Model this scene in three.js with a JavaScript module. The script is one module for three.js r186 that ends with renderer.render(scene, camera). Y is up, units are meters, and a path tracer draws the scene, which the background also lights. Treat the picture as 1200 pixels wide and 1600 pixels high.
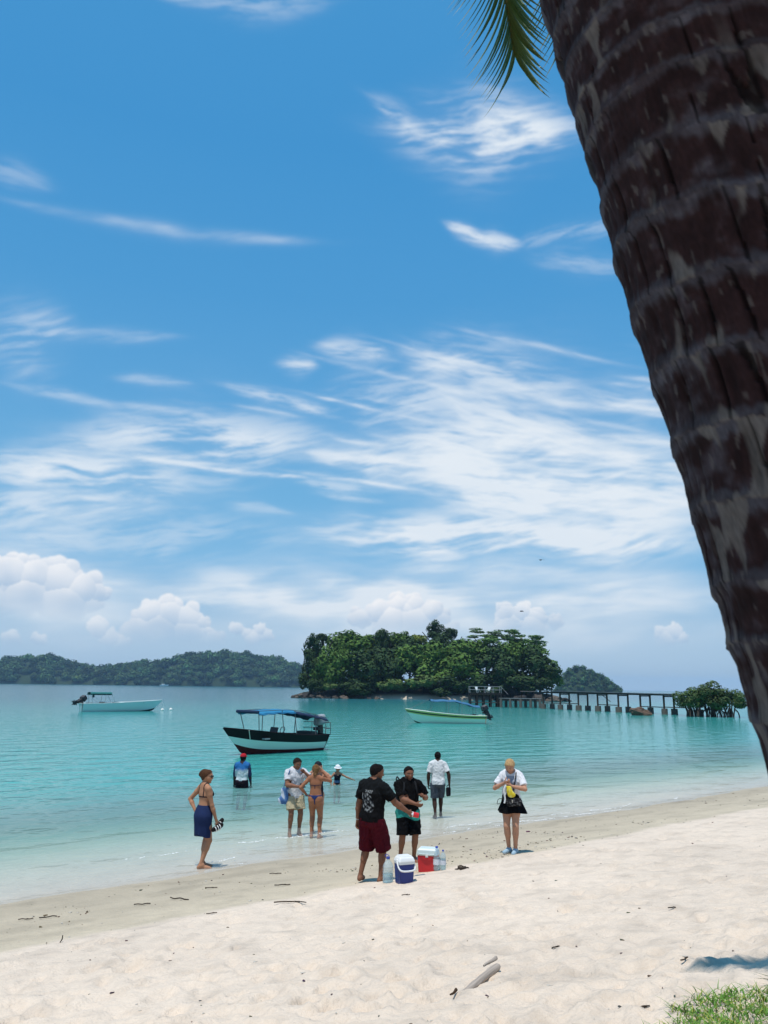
import * as THREE from 'three';
import { mergeGeometries } from 'three/addons/utils/BufferGeometryUtils.js';
import { RoundedBoxGeometry } from 'three/addons/geometries/RoundedBoxGeometry.js';

// ---------------------------------------------------------------- camera, sun, exposure
const scene = new THREE.Scene();
const camera = new THREE.PerspectiveCamera(67.35, 3 / 4, 0.05, 12000);
camera.position.set(0, 3.25, 0);
camera.rotation.set(0.2235, 0, 0.013, 'YXZ');
camera.focus = 22; camera.userData.fStop = 10;
const renderer = new THREE.WebGLRenderer();
renderer.toneMapping = THREE.LinearToneMapping;
renderer.toneMappingExposure = 1.0;
renderer.shadowMap.enabled = true;
const SUN = new THREE.Vector3(-0.115, 0.970, 0.215).normalize();
const sun = new THREE.DirectionalLight(new THREE.Color(1, 0.955, 0.89), 4.0);
sun.name = 'sun'; sun.position.copy(SUN).multiplyScalar(120); sun.target.position.set(0, 0, 0);
sun.castShadow = true; sun.shadow.mapSize.set(4096, 4096);
Object.assign(sun.shadow.camera, { left: -60, right: 60, top: 60, bottom: -60, near: 1, far: 400 });
scene.add(sun); scene.add(sun.target);

// ---------------------------------------------------------------- small maths
const { PI, sin, cos, abs, min, max, sqrt, pow, floor, exp, hypot, atan2 } = Math;
const clamp = (x, a = 0, b = 1) => min(max(x, a), b), lerp = (a, b, t) => a + (b - a) * t;
const smooth = (a, b, x) => { const t = clamp((x - a) / (b - a)); return t * t * (3 - 2 * t); };
function rng(seed) { let s = seed >>> 0; return () => { s = (s + 0x6d2b79f5) | 0; let t = Math.imul(s ^ (s >>> 15), 1 | s); t = (t + Math.imul(t ^ (t >>> 7), 61 | t)) ^ t; return ((t ^ (t >>> 14)) >>> 0) / 4294967296; }; }
const PERM = new Uint8Array(512);
{ const r = rng(77), p = [...Array(256).keys()]; for (let i = 255; i > 0; i--) { const j = floor(r() * (i + 1)); [p[i], p[j]] = [p[j], p[i]]; } for (let i = 0; i < 512; i++) PERM[i] = p[i & 255]; }
const fade = (t) => t * t * t * (t * (t * 6 - 15) + 10);
const g3 = (h, x, y, z) => { h &= 15; const u = h < 8 ? x : y, v = h < 4 ? y : h === 12 || h === 14 ? x : z; return (h & 1 ? -u : u) + (h & 2 ? -v : v); };
function n3(x, y, z) {
  const X = floor(x), Y = floor(y), Z = floor(z); x -= X; y -= Y; z -= Z; const a = X & 255, b = Y & 255, c = Z & 255;
  const u = fade(x), v = fade(y), w = fade(z), A = PERM[a] + b, B = PERM[a + 1] + b, AA = PERM[A & 255] + c, AB = PERM[(A + 1) & 255] + c, BA = PERM[B & 255] + c, BB = PERM[(B + 1) & 255] + c;
  const P = (i) => PERM[i & 511];
  return lerp(lerp(lerp(g3(P(AA), x, y, z), g3(P(BA), x - 1, y, z), u), lerp(g3(P(AB), x, y - 1, z), g3(P(BB), x - 1, y - 1, z), u), v),
    lerp(lerp(g3(P(AA + 1), x, y, z - 1), g3(P(BA + 1), x - 1, y, z - 1), u), lerp(g3(P(AB + 1), x, y - 1, z - 1), g3(P(BB + 1), x - 1, y - 1, z - 1), u), v), w);
}
const n2 = (x, y) => n3(x, y, 3.7);
function fbm2(x, y, o = 4) { let s = 0, a = 1, t = 0; for (let i = 0; i < o; i++) { s += a * n3(x, y, i * 7.3); t += a; a *= 0.5; x *= 2.03; y *= 2.03; } return s / t; }
function pn2(x, y, px, py, z = 0) { // tiles with whole periods px, py
  const X = floor(x), Y = floor(y), fx = x - X, fy = y - Y, u = fade(fx), v = fade(fy), m = (a, p) => ((a % p) + p) % p;
  const g = (i, j, dx, dy) => { const h = PERM[(PERM[(PERM[m(i, px) & 255] + m(j, py)) & 255] + z) & 255]; const an = h * 0.02454; return cos(an) * dx + sin(an) * dy; };
  return 1.4 * lerp(lerp(g(X, Y, fx, fy), g(X + 1, Y, fx - 1, fy), u), lerp(g(X, Y + 1, fx, fy - 1), g(X + 1, Y + 1, fx - 1, fy - 1), u), v);
}
const mix3 = (a, b, t) => [lerp(a[0], b[0], t), lerp(a[1], b[1], t), lerp(a[2], b[2], t)];
const V = (x, y, z) => new THREE.Vector3(x, y, z);

// ---------------------------------------------------------------- sky: clear tropical blue, cirrus veils, low cumulus (by direction, all round)
{
  const W = 4096, H = 2048, data = new Float32Array(W * H * 4), D2 = 360 / W;
  const stops = [[-90, .40, .55, .68], [0, .45, .615, .77], [2, .41, .59, .765], [5, .33, .545, .76], [9, .20, .48, .765], [14, .165, .44, .735], [20, .115, .375, .695], [28, .078, .325, .655], [38, .058, .292, .625], [50, .062, .298, .625], [90, .045, .25, .56]];
  const base = (el) => { let i = 1; while (i < stops.length - 1 && stops[i][0] < el) i++; const a = stops[i - 1], b = stops[i], t = clamp((el - a[0]) / (b[0] - a[0])); return [1, 2, 3].map((c) => lerp(a[c], b[c], t)); };
  for (let j = 0; j < H; j++) { const c = base((j + 0.5) * D2 - 90); for (let i = 0; i < W; i++) { const o = (j * W + i) * 4; data[o] = c[0]; data[o + 1] = c[1]; data[o + 2] = c[2]; data[o + 3] = 1; } }
  const blend = (i, j, c, a) => { const o = (j * W + (((i % W) + W) % W)) * 4; for (let k = 0; k < 3; k++) data[o + k] = lerp(data[o + k], c[k], a); };
  const WHITE = [.80, .865, .93];
  // a streak from (az, el) to (az, el), half-width in degrees, strength, fraying
  function wisp([a1, e1, a2, e2, w, s, fr], seed) {
    const em = (e1 + e2) / 2, ce = cos(em * PI / 180), L = hypot((a2 - a1) * ce, e2 - e1), ux = (a2 - a1) * ce / L, uy = (e2 - e1) / L, rd = rng(seed), ox = rd() * 90, oy = rd() * 90, bend = (rd() - 0.5) * 0.12, lean = .02 + .2 * rd();
    const pad = w * 2.6 + L * 0.12, A0 = min(a1, a2) - pad / ce, A1 = max(a1, a2) + pad / ce, E0 = min(e1, e2) - pad, E1 = max(e1, e2) + pad, am = (a1 + a2) / 2;
    for (let j = max(H / 2, floor((E0 + 90) / D2)); j <= min(H - 1, (E1 + 90) / D2); j++) for (let i = floor((A0 + 90) / D2); i <= (A1 + 90) / D2; i++) {
      const az = i * D2 - 90, el = j * D2 - 90, x = (az - am) * ce, y = el - em;
      let u = x * ux + y * uy, v = -x * uy + y * ux;
      const wx = fbm2(u * .16 + ox, v * .22 + oy, 3), wy = fbm2(u * .2 + oy, v * .3 + ox + 9, 3);
      v += bend * (u * u / L - L / 6) + wy * (0.5 * min(w, 1.1) * fr + 0.15); u += wx * 1.2 * fr;
      const t = 2 * u / L, env = exp(-pow(abs(t) * 1.02, 4) * 1.2) * exp(-pow(v / (w * 1.3 * (1 - 0.62 * min(1, pow(abs(t), 1.4))) + 0.04), 2));
      if (env < 0.004) continue;
      // fine fibres drawn along the wind, combed obliquely across the streak
      const cu = u + v * .8, cv = v - u * lean - .004 * u * u * (lean - .1) * 8;
      const f1 = fbm2(cu * .13 + ox, cv * .95 + oy, 5), f2 = fbm2(cu * .30 + oy * 2, cv * 2.3 + ox, 4), f3 = fbm2(u * .11 + ox * 3, v * .3, 3), f4 = fbm2(cu * .8 + ox, cv * 5 + oy, 3);
      let d = 0.5 + .85 * f1 * fr + 0.75 * f2 * fr + (w > 1 ? .28 : .5) * f4 * fr + 0.8 * f3;
      d = smooth(0.08, 1.05, d * (0.45 + 0.85 * env));
      blend(i, j, WHITE, clamp(env * s * (0.16 + 1.25 * d) * clamp(.85 + .9 * f3 + .25 * f1)) * 0.93);
    }
  }
  const wisps = [[-31.3, 31, -4.5, 32, .4, .34, .3], [-1, 39.7, 17.2, 37.7, 1.9, .85, 1], [-2.7, 41.5, 4.5, 38.3, .5, .3, 1], [4.8, 33.5, 8.8, 31.7, .35, .7, 1], [7, 32.2, 11.4, 31.5, .5, .6, 1], [10.2, 31.7, 19.7, 32.2, .6, .28, 1],
    [-30.8, 22, -23.1, 23.4, 1.7, .55, 1], [-26.1, 23.2, -16.2, 24.5, .4, .4, .5], [-8.8, 23.6, -5.2, 23.3, .6, .6, .6], [-5.5, 24.7, .3, 24.4, .7, .5, 1], [-13.1, 21.7, -3.1, 19.6, .5, .5, .9], [.9, 24.8, 14.8, 21.5, 1.9, .6, 1],
    [-6.6, 20.2, 7.9, 21.5, 2.1, .45, 1], [-24.4, 16.2, -4.1, 17.9, 2.2, .68, 1], [-8.4, 16.7, 11.2, 15.4, 1.2, .62, 1], [-29.7, 13.5, -14, 13.9, 2, .75, 1], [-.1, 18, 25.2, 12.4, 4.9, .95, .8], [8, 15.6, 26, 12.6, 2.6, .8, .6], [-6.8, 11.3, 24.2, 10.2, 2, .95, .8],
    [-28.6, 10.9, -5.8, 10.3, 1.9, .32, 1], [-7.9, 14.9, 0, 14.3, .4, .4, .9], [-12.6, 13, -6.3, 12.4, .35, .25, .9], [14.8, 21.1, 21.1, 18.9, 1.2, .4, 1], [-24.1, 6.2, 27, 6.3, 2.3, .95, .35], [-6.2, 9.1, 26, 7.4, .6, .4, .4],
    [-20.9, 44.8, -4.3, 46.2, .7, .28, .9], [-31.2, 32.7, -26, 32.5, .7, .2, .8], [-21, 21.1, -14.1, 21.4, .4, .35, .5], [-28.4, 9.3, -19.5, 9.4, .9, .4, .7], [1.9, 23.4, 8, 24, .7, .5, .8], [11.2, 30.9, 20, 29.1, .7, .25, .8],
    [1.9, 22.3, 19.1, 16, 1.4, .6, 1], [-5, 17.4, 18.3, 17.4, 1.4, .5, 1], [-18, 3.7, 27, 4, 1.7, .5, .2], [-28.6, 4.2, -13.8, 3.8, 1.5, .45, .3]];
  const R = rng(5);
  for (let az = 28; az < 325; az += 5) { // the same weather goes on round the rest of the sky
    const e = [4 + R() * 4, 9 + R() * 9, 16 + R() * 12, 30 + R() * 30][floor(R() * 4)], l = (6 + R() * 20) * min(1, 14 / e + .5), t = (R() - .5) * 4;
    wisps.push([az, e, az + l, e + t, .5 + R() * R() * 3.5, .35 + R() * .5, e < 8 ? .3 : .9]);
  }
  for (let az = 30; az < 325; az += 26) wisps.push([az, 5.5 + R(), az + 30, 6 + R(), 2.1, .8, .35]);
  for (let k = 0; k < 105; k++) { // fine combed filaments of the high ice cloud, fanning out over the bay and, sparser, all round
    const front = k < 78, az = front ? -26 + 54 * R() : 30 + 290 * R(), el = front ? 9.5 + 15 * pow(R(), .9) : 9 + 18 * R(), l = 5 + R() * 10, tl = front ? lerp(-.03, -.24, clamp((el - 9) / 12) * smooth(-16, 6, az)) + (R() - .5) * .07 : (R() - .5) * .4;
    if (front && ((az < -6 && el > 20) || (az < -4 && k % 3 > 0) || el < 10.3)) continue;
    wisps.push([az - l / 2, el - tl * l / 2, az + l / 2, el + tl * l / 2, .14 + .4 * R() * R(), .25 + .4 * R(), .75]);
  }
  wisps.forEach((w, k) => wisp(w, 100 + k));
  // cumulus: heaps of puffs, lit from above, bluish below, their feet lost in haze
  function cumulus(puffs, seed) {
    const strength = clamp(.42 + puffs.length * .045, .4, .84);
    const rd = rng(seed), all = [];
    for (const [a, e, r] of puffs) { all.push([a, e, r]); for (let k = 0; k < 9; k++) { const t = rd() * 2 * PI, q = r * (.3 + rd() * .32); all.push([a + cos(t) * r * .82, e + sin(t) * r * (t < PI ? .82 : .5), q]); } }
    const lo = min(...all.map((p) => p[1] - p[2])), hi = max(...all.map((p) => p[1] + p[2])), A0 = min(...all.map((p) => p[0] - p[2])) - 1, A1 = max(...all.map((p) => p[0] + p[2])) + 1;
    for (let j = max(H / 2 + 2, floor((lo - .5 + 90) / D2)); j <= (hi + .5 + 90) / D2; j++) for (let i = floor((A0 + 90) / D2); i <= (A1 + 90) / D2; i++) {
      const az = i * D2 - 90 + .5 * fbm2(i * .021, j * .021, 4) + .16 * n2(i * .11, j * .11), el = j * D2 - 90 + .5 * fbm2(i * .021 + 50, j * .021, 4) + .16 * n2(i * .11, j * .11 + 40);
      let z = -1, ny = 0, nx = 0, edge = 0;
      for (const [a, e, r] of all) { const dx = (az - a) / r, dy = (el - e) / r, q = 1 - dx * dx - dy * dy; if (q > 0) { const h = sqrt(q) * r; if (h > z) { z = h; ny = dy; nx = dx; } edge = max(edge, q); } }
      if (edge <= 0) continue;
      const up = (el - lo) / (hi - lo), alpha = smooth(0, .35, edge) * smooth(-.05, .55, up);
      const lit = clamp(.42 + .38 * ny - .1 * nx + .5 * smooth(.25, .95, up) - .2 + .25 * n2(i * .05, j * .05));
      blend(i, j, [lerp(.38, .99, lit), lerp(.53, .975, lit), lerp(.72, .98, lit)], alpha * strength);
    }
  }
  const heaps = [[[-28.83, 6.49, 1.24], [-27.18, 6.83, 1.24], [-25.86, 7.14, 1.15], [-24.47, 7.03, 1.15], [-23.04, 6.9, 1.24], [-21.54, 6.34, 1.24], [-20.57, 6.17, .86], [-22.48, 5.41, 1.43], [-24.9, 5.49, 1.43], [-27.18, 5.14, 1.43], [-20.82, 5.28, .76]],
    [[-16.73, 4.79, 1.05], [-15.53, 4.61, 1.15], [-14.19, 4.52, 1.05], [-13.29, 4.36, .62], [-15.99, 3.69, 1.34], [-14.21, 3.52, 1.19], [-17.27, 3.43, 1.15], [-12.4, 3.12, .76]],
    [[-1.8, 4.96, .76], [-.38, 5.45, .86], [.95, 5.79, .76], [2.37, 5.9, .76], [3.51, 5.35, .86], [4.36, 4.79, .67], [.58, 4.52, 1.24], [2.47, 4.54, 1.24], [4.83, 4.1, .67]],
    [[9.05, 5.27, .67], [10.21, 5.5, .67], [11.25, 4.99, .67], [12.47, 4.7, .57], [10.87, 4.34, .95], [9.03, 4.25, .95]], [[-10.64, 3.98, .52], [-9.79, 3.64, .43], [-8.89, 3.93, .43], [-8.31, 3.44, .43], [-9.45, 3.19, .67]],
    [[19.63, 3.75, .43], [20.48, 3.92, .52], [21.11, 3.56, .43], [20.02, 3.31, .67]], [[-29.52, 3.16, .95], [-28.37, 2.6, .95]], [[-25.37, 2.63, .57], [-23.82, 2.77, .48]], [[-20.25, 3.54, .67], [-19.35, 2.92, .67], [-18.48, 2.51, .67]]];
  for (let az = 30; az < 325; az += 9 + R() * 9) { const n = 3 + floor(R() * 5), r0 = .5 + R() * .8, e0 = 2.6 + R() * 2, h = []; for (let k = 0; k < n; k++) h.push([az + k * r0 * 1.1, e0 + R() * r0 * 1.6, r0 * (.7 + R() * .5)]); heaps.push(h); }
  heaps.forEach((h, k) => cumulus(h, 900 + k));
  for (let j = H / 2; j < H / 2 + 7.5 / D2; j++) { const el = j * D2 - 90, a = .5 * pow(1 - el / 7.5, 1.3); for (let i = 0; i < W; i++) blend(i, j, [.56, .69, .80], a * (.8 + .35 * n2(i * .012, j * .05))); } // sea haze in front of the feet of the clouds
  const tex = new THREE.DataTexture(data, W, H, THREE.RGBAFormat, THREE.FloatType);
  tex.mapping = THREE.EquirectangularReflectionMapping; tex.magFilter = THREE.LinearFilter; tex.needsUpdate = true;
  scene.background = tex; scene.environment = tex;
}
scene.fog = new THREE.FogExp2(new THREE.Color(.42, .70, 1), 0.00015);

// ---------------------------------------------------------------- names, materials, meshes
const taken = new Map();
function numbered(name) { const k = taken.get(name) ?? 0; taken.set(name, k + 1); return k ? `${name}_${String(k).padStart(3, '0')}` : name; }
function tag(o, label, category, group, kind) { o.userData = { ...o.userData, label, category }; if (group) o.userData.group = group; if (kind) o.userData.kind = kind; return o; }
const M = (r, g, b, rough = .8, more = {}) => new THREE.MeshPhysicalMaterial({ color: new THREE.Color().setRGB(r, g, b), roughness: rough, specularIntensity: rough > .5 ? .3 : .8, side: THREE.DoubleSide, ...more });
const VC = (rough = .9, more = {}) => new THREE.MeshPhysicalMaterial({ color: 0xffffff, roughness: rough, specularIntensity: .3, vertexColors: true, side: THREE.DoubleSide, ...more });
function mesh(name, g, m, parent = scene) { const o = new THREE.Mesh(Array.isArray(g) ? join(g) : g, m); o.castShadow = o.receiveShadow = true; o.name = parent === scene ? numbered(name) : name; parent.add(o); return o; }
function join(list) { if (list.length === 1) return list[0]; const keep = ['position', 'normal', ...(list.every((g) => g.attributes.color) ? ['color'] : []), ...(list.every((g) => g.attributes.uv) ? ['uv'] : [])]; return mergeGeometries(list.map((g) => { const q = g.index ? g.toNonIndexed() : g.clone(); for (const a of Object.keys(q.attributes)) if (!keep.includes(a)) q.deleteAttribute(a); return q; })); }
function thing(name, label, category, pos = [0, 0, 0], yaw = 0, group) { const o = new THREE.Group(); o.name = numbered(name); o.position.set(...pos); o.rotation.y = yaw; scene.add(o); return tag(o, label, category, group); }
const structure = (o, label, category) => tag(o, label, category, null, 'structure');
function gridGeometry(nu, nv, at, color, uv) { // at(i, j) -> [x, y, z]
  const P = new Float32Array(nu * nv * 3), C = color && new Float32Array(nu * nv * 3), U = uv && new Float32Array(nu * nv * 2), I = new Uint32Array((nu - 1) * (nv - 1) * 6);
  for (let j = 0, k = 0; j < nv; j++) for (let i = 0; i < nu; i++, k++) { const p = at(i, j); P.set(p, k * 3); if (C) C.set(color(p, i, j), k * 3); if (U) U.set(uv(p, i, j), k * 2); }
  for (let j = 0, k = 0; j < nv - 1; j++) for (let i = 0; i < nu - 1; i++, k += 6) { const a = j * nu + i; I.set([a, a + 1, a + nu + 1, a, a + nu + 1, a + nu], k); }
  const g = new THREE.BufferGeometry(); g.setAttribute('position', new THREE.BufferAttribute(P, 3)); if (C) g.setAttribute('color', new THREE.BufferAttribute(C, 3)); if (U) g.setAttribute('uv', new THREE.BufferAttribute(U, 2));
  g.setIndex(new THREE.BufferAttribute(I, 1)); g.computeVertexNormals(); return g;
}
function dataTexture(n, f, srgb = false) { const d = new Uint8Array(n * n * 4); for (let j = 0; j < n; j++) for (let i = 0; i < n; i++) { const c = f(i / n, j / n), o = (j * n + i) * 4; d[o] = clamp(c[0]) * 255; d[o + 1] = clamp(c[1] ?? c[0]) * 255; d[o + 2] = clamp(c[2] ?? c[0]) * 255; d[o + 3] = 255; } const t = new THREE.DataTexture(d, n, n); t.wrapS = t.wrapT = THREE.RepeatWrapping; t.magFilter = THREE.LinearFilter; t.needsUpdate = true; if (srgb) t.colorSpace = THREE.SRGBColorSpace; return t; }
function tube(points, r, radial = 6, seg) { const c = new THREE.CatmullRomCurve3(points.map((p) => (p.isVector3 ? p : V(...p)))); return new THREE.TubeGeometry(c, seg ?? max(2, (points.length - 1) * 4), r, radial, false); }
function bar(a, b, r, radial = 6, r2 = r) { const A = V(...a), B = V(...b), g = new THREE.CylinderGeometry(r2, r, A.distanceTo(B), radial); g.applyQuaternion(new THREE.Quaternion().setFromUnitVectors(V(0, 1, 0), B.clone().sub(A).normalize())); g.translate(...A.add(B).multiplyScalar(.5).toArray()); return g; }
function box(w, h, d, x = 0, y = 0, z = 0, r = 0) { const g = r ? new RoundedBoxGeometry(w, h, d, 2, r) : new THREE.BoxGeometry(w, h, d); return g.translate(x, y, z); }
const rot = (g, x = 0, y = 0, z = 0) => g.applyMatrix4(new THREE.Matrix4().makeRotationFromEuler(new THREE.Euler(x, y, z)));

// ---------------------------------------------------------------- the beach: shoreline frame (t along the water's edge, d up the beach)
const SX = -5.76, SZ = -12.72, TX = .774, TZ = -.633, NX = .633, NZ = .774;
const shoreD = (x, z) => (x - SX) * NX + (z - SZ) * NZ, shoreT = (x, z) => (x - SX) * TX + (z - SZ) * TZ;
const shoreXZ = (t, d) => [SX + t * TX + d * NX, SZ + t * TZ + d * NZ];
function ground(d) { return d < 0 ? max(.07 * d, -3.2) : d < 3.4 ? .088 * d : d < 13.5 ? .3 + .134 * (d - 3.4) : min(1.653 + .08 * (d - 13.5), 2.2); }
const wetLine = (t) => 3.35 + .5 * n2(t * .11, 4.2) + .3 * n2(t * .45, 1) + .16 * n2(t * 1.7, 9) + .07 * n2(t * 5, 2) + clamp(1 - t / 8) * .25;
const dents = new Map();
{ const r = rng(11); for (let k = 0; k < 3600; k++) { const a = (r() - .5) * 1.3, q = 4 + 24 * pow(r(), 1.4), x = q * sin(a), z = -q * cos(a); if (shoreD(x, z) < 3.2) continue; const key = floor(x) + ',' + floor(z); if (!dents.has(key)) dents.set(key, []); dents.get(key).push([x, z, .06 + r() * .10, .010 + r() * .026, r() * PI]); } }
function sandY(x, z, rough = true) {
  const d = shoreD(x, z), t = shoreT(x, z); let y = ground(d);
  if (d < -30 || hypot(x, z) > 60) return y;
  const dry = smooth(-.25, .9, d - wetLine(t));
  y += dry * .035 + .018 * n2(x * .5, z * .5) * smooth(-2, 2, d);
  if (rough && dry > 0) {
    y += dry * (.020 * n2(x * 1.3, z * 1.3) + .012 * n2(x * 3.1 + 5, z * 3.1) + .009 * n2(x * 7.3, z * 7.3) + .009 * n2(x * 17, z * 17));
    for (let i = -1; i <= 1; i++) for (let j = -1; j <= 1; j++) for (const [cx, cz, r, h, a] of dents.get((floor(x) + i) + ',' + (floor(z) + j)) ?? []) {
      const dx = x - cx, dz = z - cz, u = (dx * cos(a) + dz * sin(a)) / (r * 1.4), v = (-dx * sin(a) + dz * cos(a)) / (r * .75), q = u * u + v * v; if (q < 4) y -= dry * h * (exp(-q * 1.6) - .45 * exp(-pow(sqrt(q) - 1.35, 2) * 6));
    }
  } else if (rough) y += (1 - dry) * (.006 * n2(t * 1.2, d * 3) + .004 * n2(x * 6, z * 6));
  return y;
}
const DRY = [.73, .60, .475], WET = [.50, .42, .315], BED = [.47, .42, .33], DEEP = [.22, .36, .36];
{
  const R = [], A = []; for (let r = .5; r < 3.2; r *= 1.16) R.push(r); for (let r = 3.2; r < 34; r *= 1.0066) R.push(r); for (let r = 34; r < 3600; r *= 1.09) R.push(r);
  for (let a = -PI; a < -.62; a += .07) A.push(a); for (let a = -.62; a < .62; a += .0031) A.push(a); for (let a = .62; a < PI; a += .07) A.push(a); A.push(PI);
  const g = gridGeometry(A.length, R.length, (i, j) => { const x = R[j] * sin(A[i]), z = -R[j] * cos(A[i]); return [x, sandY(x, z), z]; }, ([x, , z]) => {
    const d = shoreD(x, z), t = shoreT(x, z), w = wetLine(t), dry = smooth(-.12, .3, d - w), deep = smooth(-25, -85, d);
    const m = 1 + .05 * n2(x * .7, z * .7) + .07 * n2(x * 2.6, z * 2.6) * (1 - dry) + .05 * fbm2(x * 4, z * 4, 3), damp = 1 - (.07 * smooth(.05, .5, n2(x * .35 + 3, z * .35)) + .11 * smooth(.1, .5, n2(x * 2.1, z * 2.1 + 8)) + .10 * smooth(.15, .5, n2(x * 5.3, z * 5.3))) * dry;
    const sub = smooth(.6, -.6, d), tide = .5 + .5 * sin((d + .5 * n2(t * .3, 6) + .16 * n2(t * 1.3, 3)) * 6.5), edge = (1 + .12 * smooth(-1.3, -.1, d - w) - .13 * smooth(1.9, .5, d + .3 * n2(t * .4, 8)) - .06 * tide * smooth(.2, .6, n2(t * .2, d * .8) + .5) - .13 * smooth(.12, .5, n2(t * 1.1, d * 2.6) + .4 * n2(t * 4, d * 6))) ;
    return [0, 1, 2].map((c) => lerp(lerp(lerp(WET[c] * edge * (c === 2 ? .97 : 1), DRY[c] * damp, dry), BED[c], sub), DEEP[c], deep) * (1 + (m - 1) * (1 - deep)));
  }, ([x, , z]) => [x, z]);
  const speck = dataTexture(1024, (u, v) => { const a = pn2(u * 300, v * 300, 300, 300, 1), b = pn2(u * 90, v * 90, 90, 90, 2), c = pn2(u * 23, v * 23, 23, 23, 3); const s = .95 + .05 * b + .04 * c + (a > .62 ? -.3 * (a - .4) : a * .05); return [s, s * .995, s * .985]; });
  const bump = dataTexture(1024, (u, v) => [.5 + .25 * pn2(u * 12, v * 12, 12, 12, 5) + .16 * pn2(u * 31, v * 31, 31, 31, 6) + .1 * pn2(u * 80, v * 80, 80, 80, 7) + .06 * pn2(u * 230, v * 230, 230, 230, 8)]);
  speck.repeat.set(1 / 2.3, 1 / 2.3); bump.repeat.set(1 / 1.9, 1 / 1.9);
  structure(mesh('beach_sand', g, new THREE.MeshStandardMaterial({ vertexColors: true, roughness: .95, map: speck, bumpMap: bump, bumpScale: .034, side: THREE.DoubleSide })), 'pale dry sand rising from the damp strip at the water to the grass', 'beach');
}
// ---------------------------------------------------------------- the sea: a sheet that thins out over the sand, tinted by its depth
{
  const edge = (t) => .28 + .75 * n2(t * .16, 7.5) + .3 * n2(t * .5, 3) + .1 * n2(t * 1.6, 8);
  const T = [], S = [0, .04, .09]; for (let t = -3600; t < -16; t += max(1, -t * .12)) T.push(t); for (let t = -16; t < 48; t += .14) T.push(t); for (let t = 48; t < 3600; t += max(1, t * .12)) T.push(t);
  for (let s = .15; s < 9; s += .11) S.push(s); for (let s = 9; s < 3600; s *= 1.06) S.push(s);
  const g = gridGeometry(T.length, S.length, (i, j) => {
    const t = T[i], d = edge(t) - S[j], [x, z] = shoreXZ(t, d), s = S[j];
    let y = max(0, sandY(x, z, false) + .012); if (j === 0) y -= .014;
    const near = smooth(.1, .8, s) * smooth(9, 3, s), wob = d + .9 * n2(t * .12, 5) + .3 * n2(t * .4, 2);
    y += near * (.04 * pow(.5 + .5 * sin(wob * 3.1 + .2 * t), 4) * (.5 + n2(t * .25, d * .4)) + .008 * n2(t * .8, d * 2.2));
    return [x, y, z];
  }, ([x, y, z]) => { const d = min(0, shoreD(x, z)), dep = min(2.35, max(0, -ground(d)) * (1 + .12 * n2(x * .05, z * .12))), far = smooth(-20, -180, d); const q = pow(dep, 1.2) * 1.0, w = smooth(.15, 1.05, max(0, -ground(d)) * (1 + .12 * n2(x * .05, z * .12))), body = mix3([.06, .45, .41], [.036, .235, .295], far); return [exp(-.80 * q), exp(-.10 * q), exp(-.17 * q)].map((v, c) => lerp(v, body[c], w)); }, ([x, , z]) => [x, z]);
  { const p = g.attributes.position, u = new Float32Array(p.count * 2); for (let i = 0; i < p.count; i++) { u[i * 2] = clamp(max(0, -ground(shoreD(p.getX(i), p.getZ(i)))) / 3.3, .01, .99); u[i * 2 + 1] = .5; } g.setAttribute('uv1', new THREE.BufferAttribute(u, 2)); } // uv1: depth, along which the water clouds
  const N = 1024, waves = [], r = rng(3), h = new Float32Array(N * N); // ripples of many lengths on a tile of 14 m, crests mostly along the shore
  for (let k = 0; k < 70; k++) { const l = pow(r(), 1.5), m = floor(lerp(6, 90, l)), an = -.69 + (r() - .5) * 1.9, kx = Math.round(m * -sin(an)), kz = Math.round(m * cos(an)); if (kx || kz) waves.push([kx, kz, r() * 2 * PI, 1 / pow(hypot(kx, kz), 1.05)]); }
  for (const [kx, kz, ph, a] of waves) { const sx = new Float64Array(N), cx = new Float64Array(N); for (let i = 0; i < N; i++) { sx[i] = sin(2 * PI * kx * i / N + ph); cx[i] = cos(2 * PI * kx * i / N + ph); } for (let j = 0; j < N; j++) { const sj = sin(2 * PI * kz * j / N), cj = cos(2 * PI * kz * j / N), o = j * N; for (let i = 0; i < N; i++) h[o + i] += a * (sx[i] * cj + cx[i] * sj); } }
  let hi = 0; for (const q of h) hi = max(hi, abs(q));
  const bump = dataTexture(N, (u, v) => [.5 + .5 * h[Math.round(v * N) * N + Math.round(u * N)] / hi]); bump.repeat.set(1 / 14, 1 / 14);
  const clear = dataTexture(64, (u) => [lerp(.9, .28, smooth(.15, 1.05, u * 3.3))]); clear.wrapS = clear.wrapT = THREE.ClampToEdgeWrapping; clear.channel = 1;
  const gloss = dataTexture(8, () => [.115]);
  structure(mesh('sea', g, new THREE.MeshPhysicalMaterial({ vertexColors: true, transmission: 1, transmissionMap: clear, thickness: 0, ior: 1.33, specularIntensity: .42, roughness: 1, roughnessMap: gloss, bumpMap: bump, bumpScale: .07, side: THREE.DoubleSide })), 'clear turquoise sea paling to nothing over the sand at its edge', 'sea');
}

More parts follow.
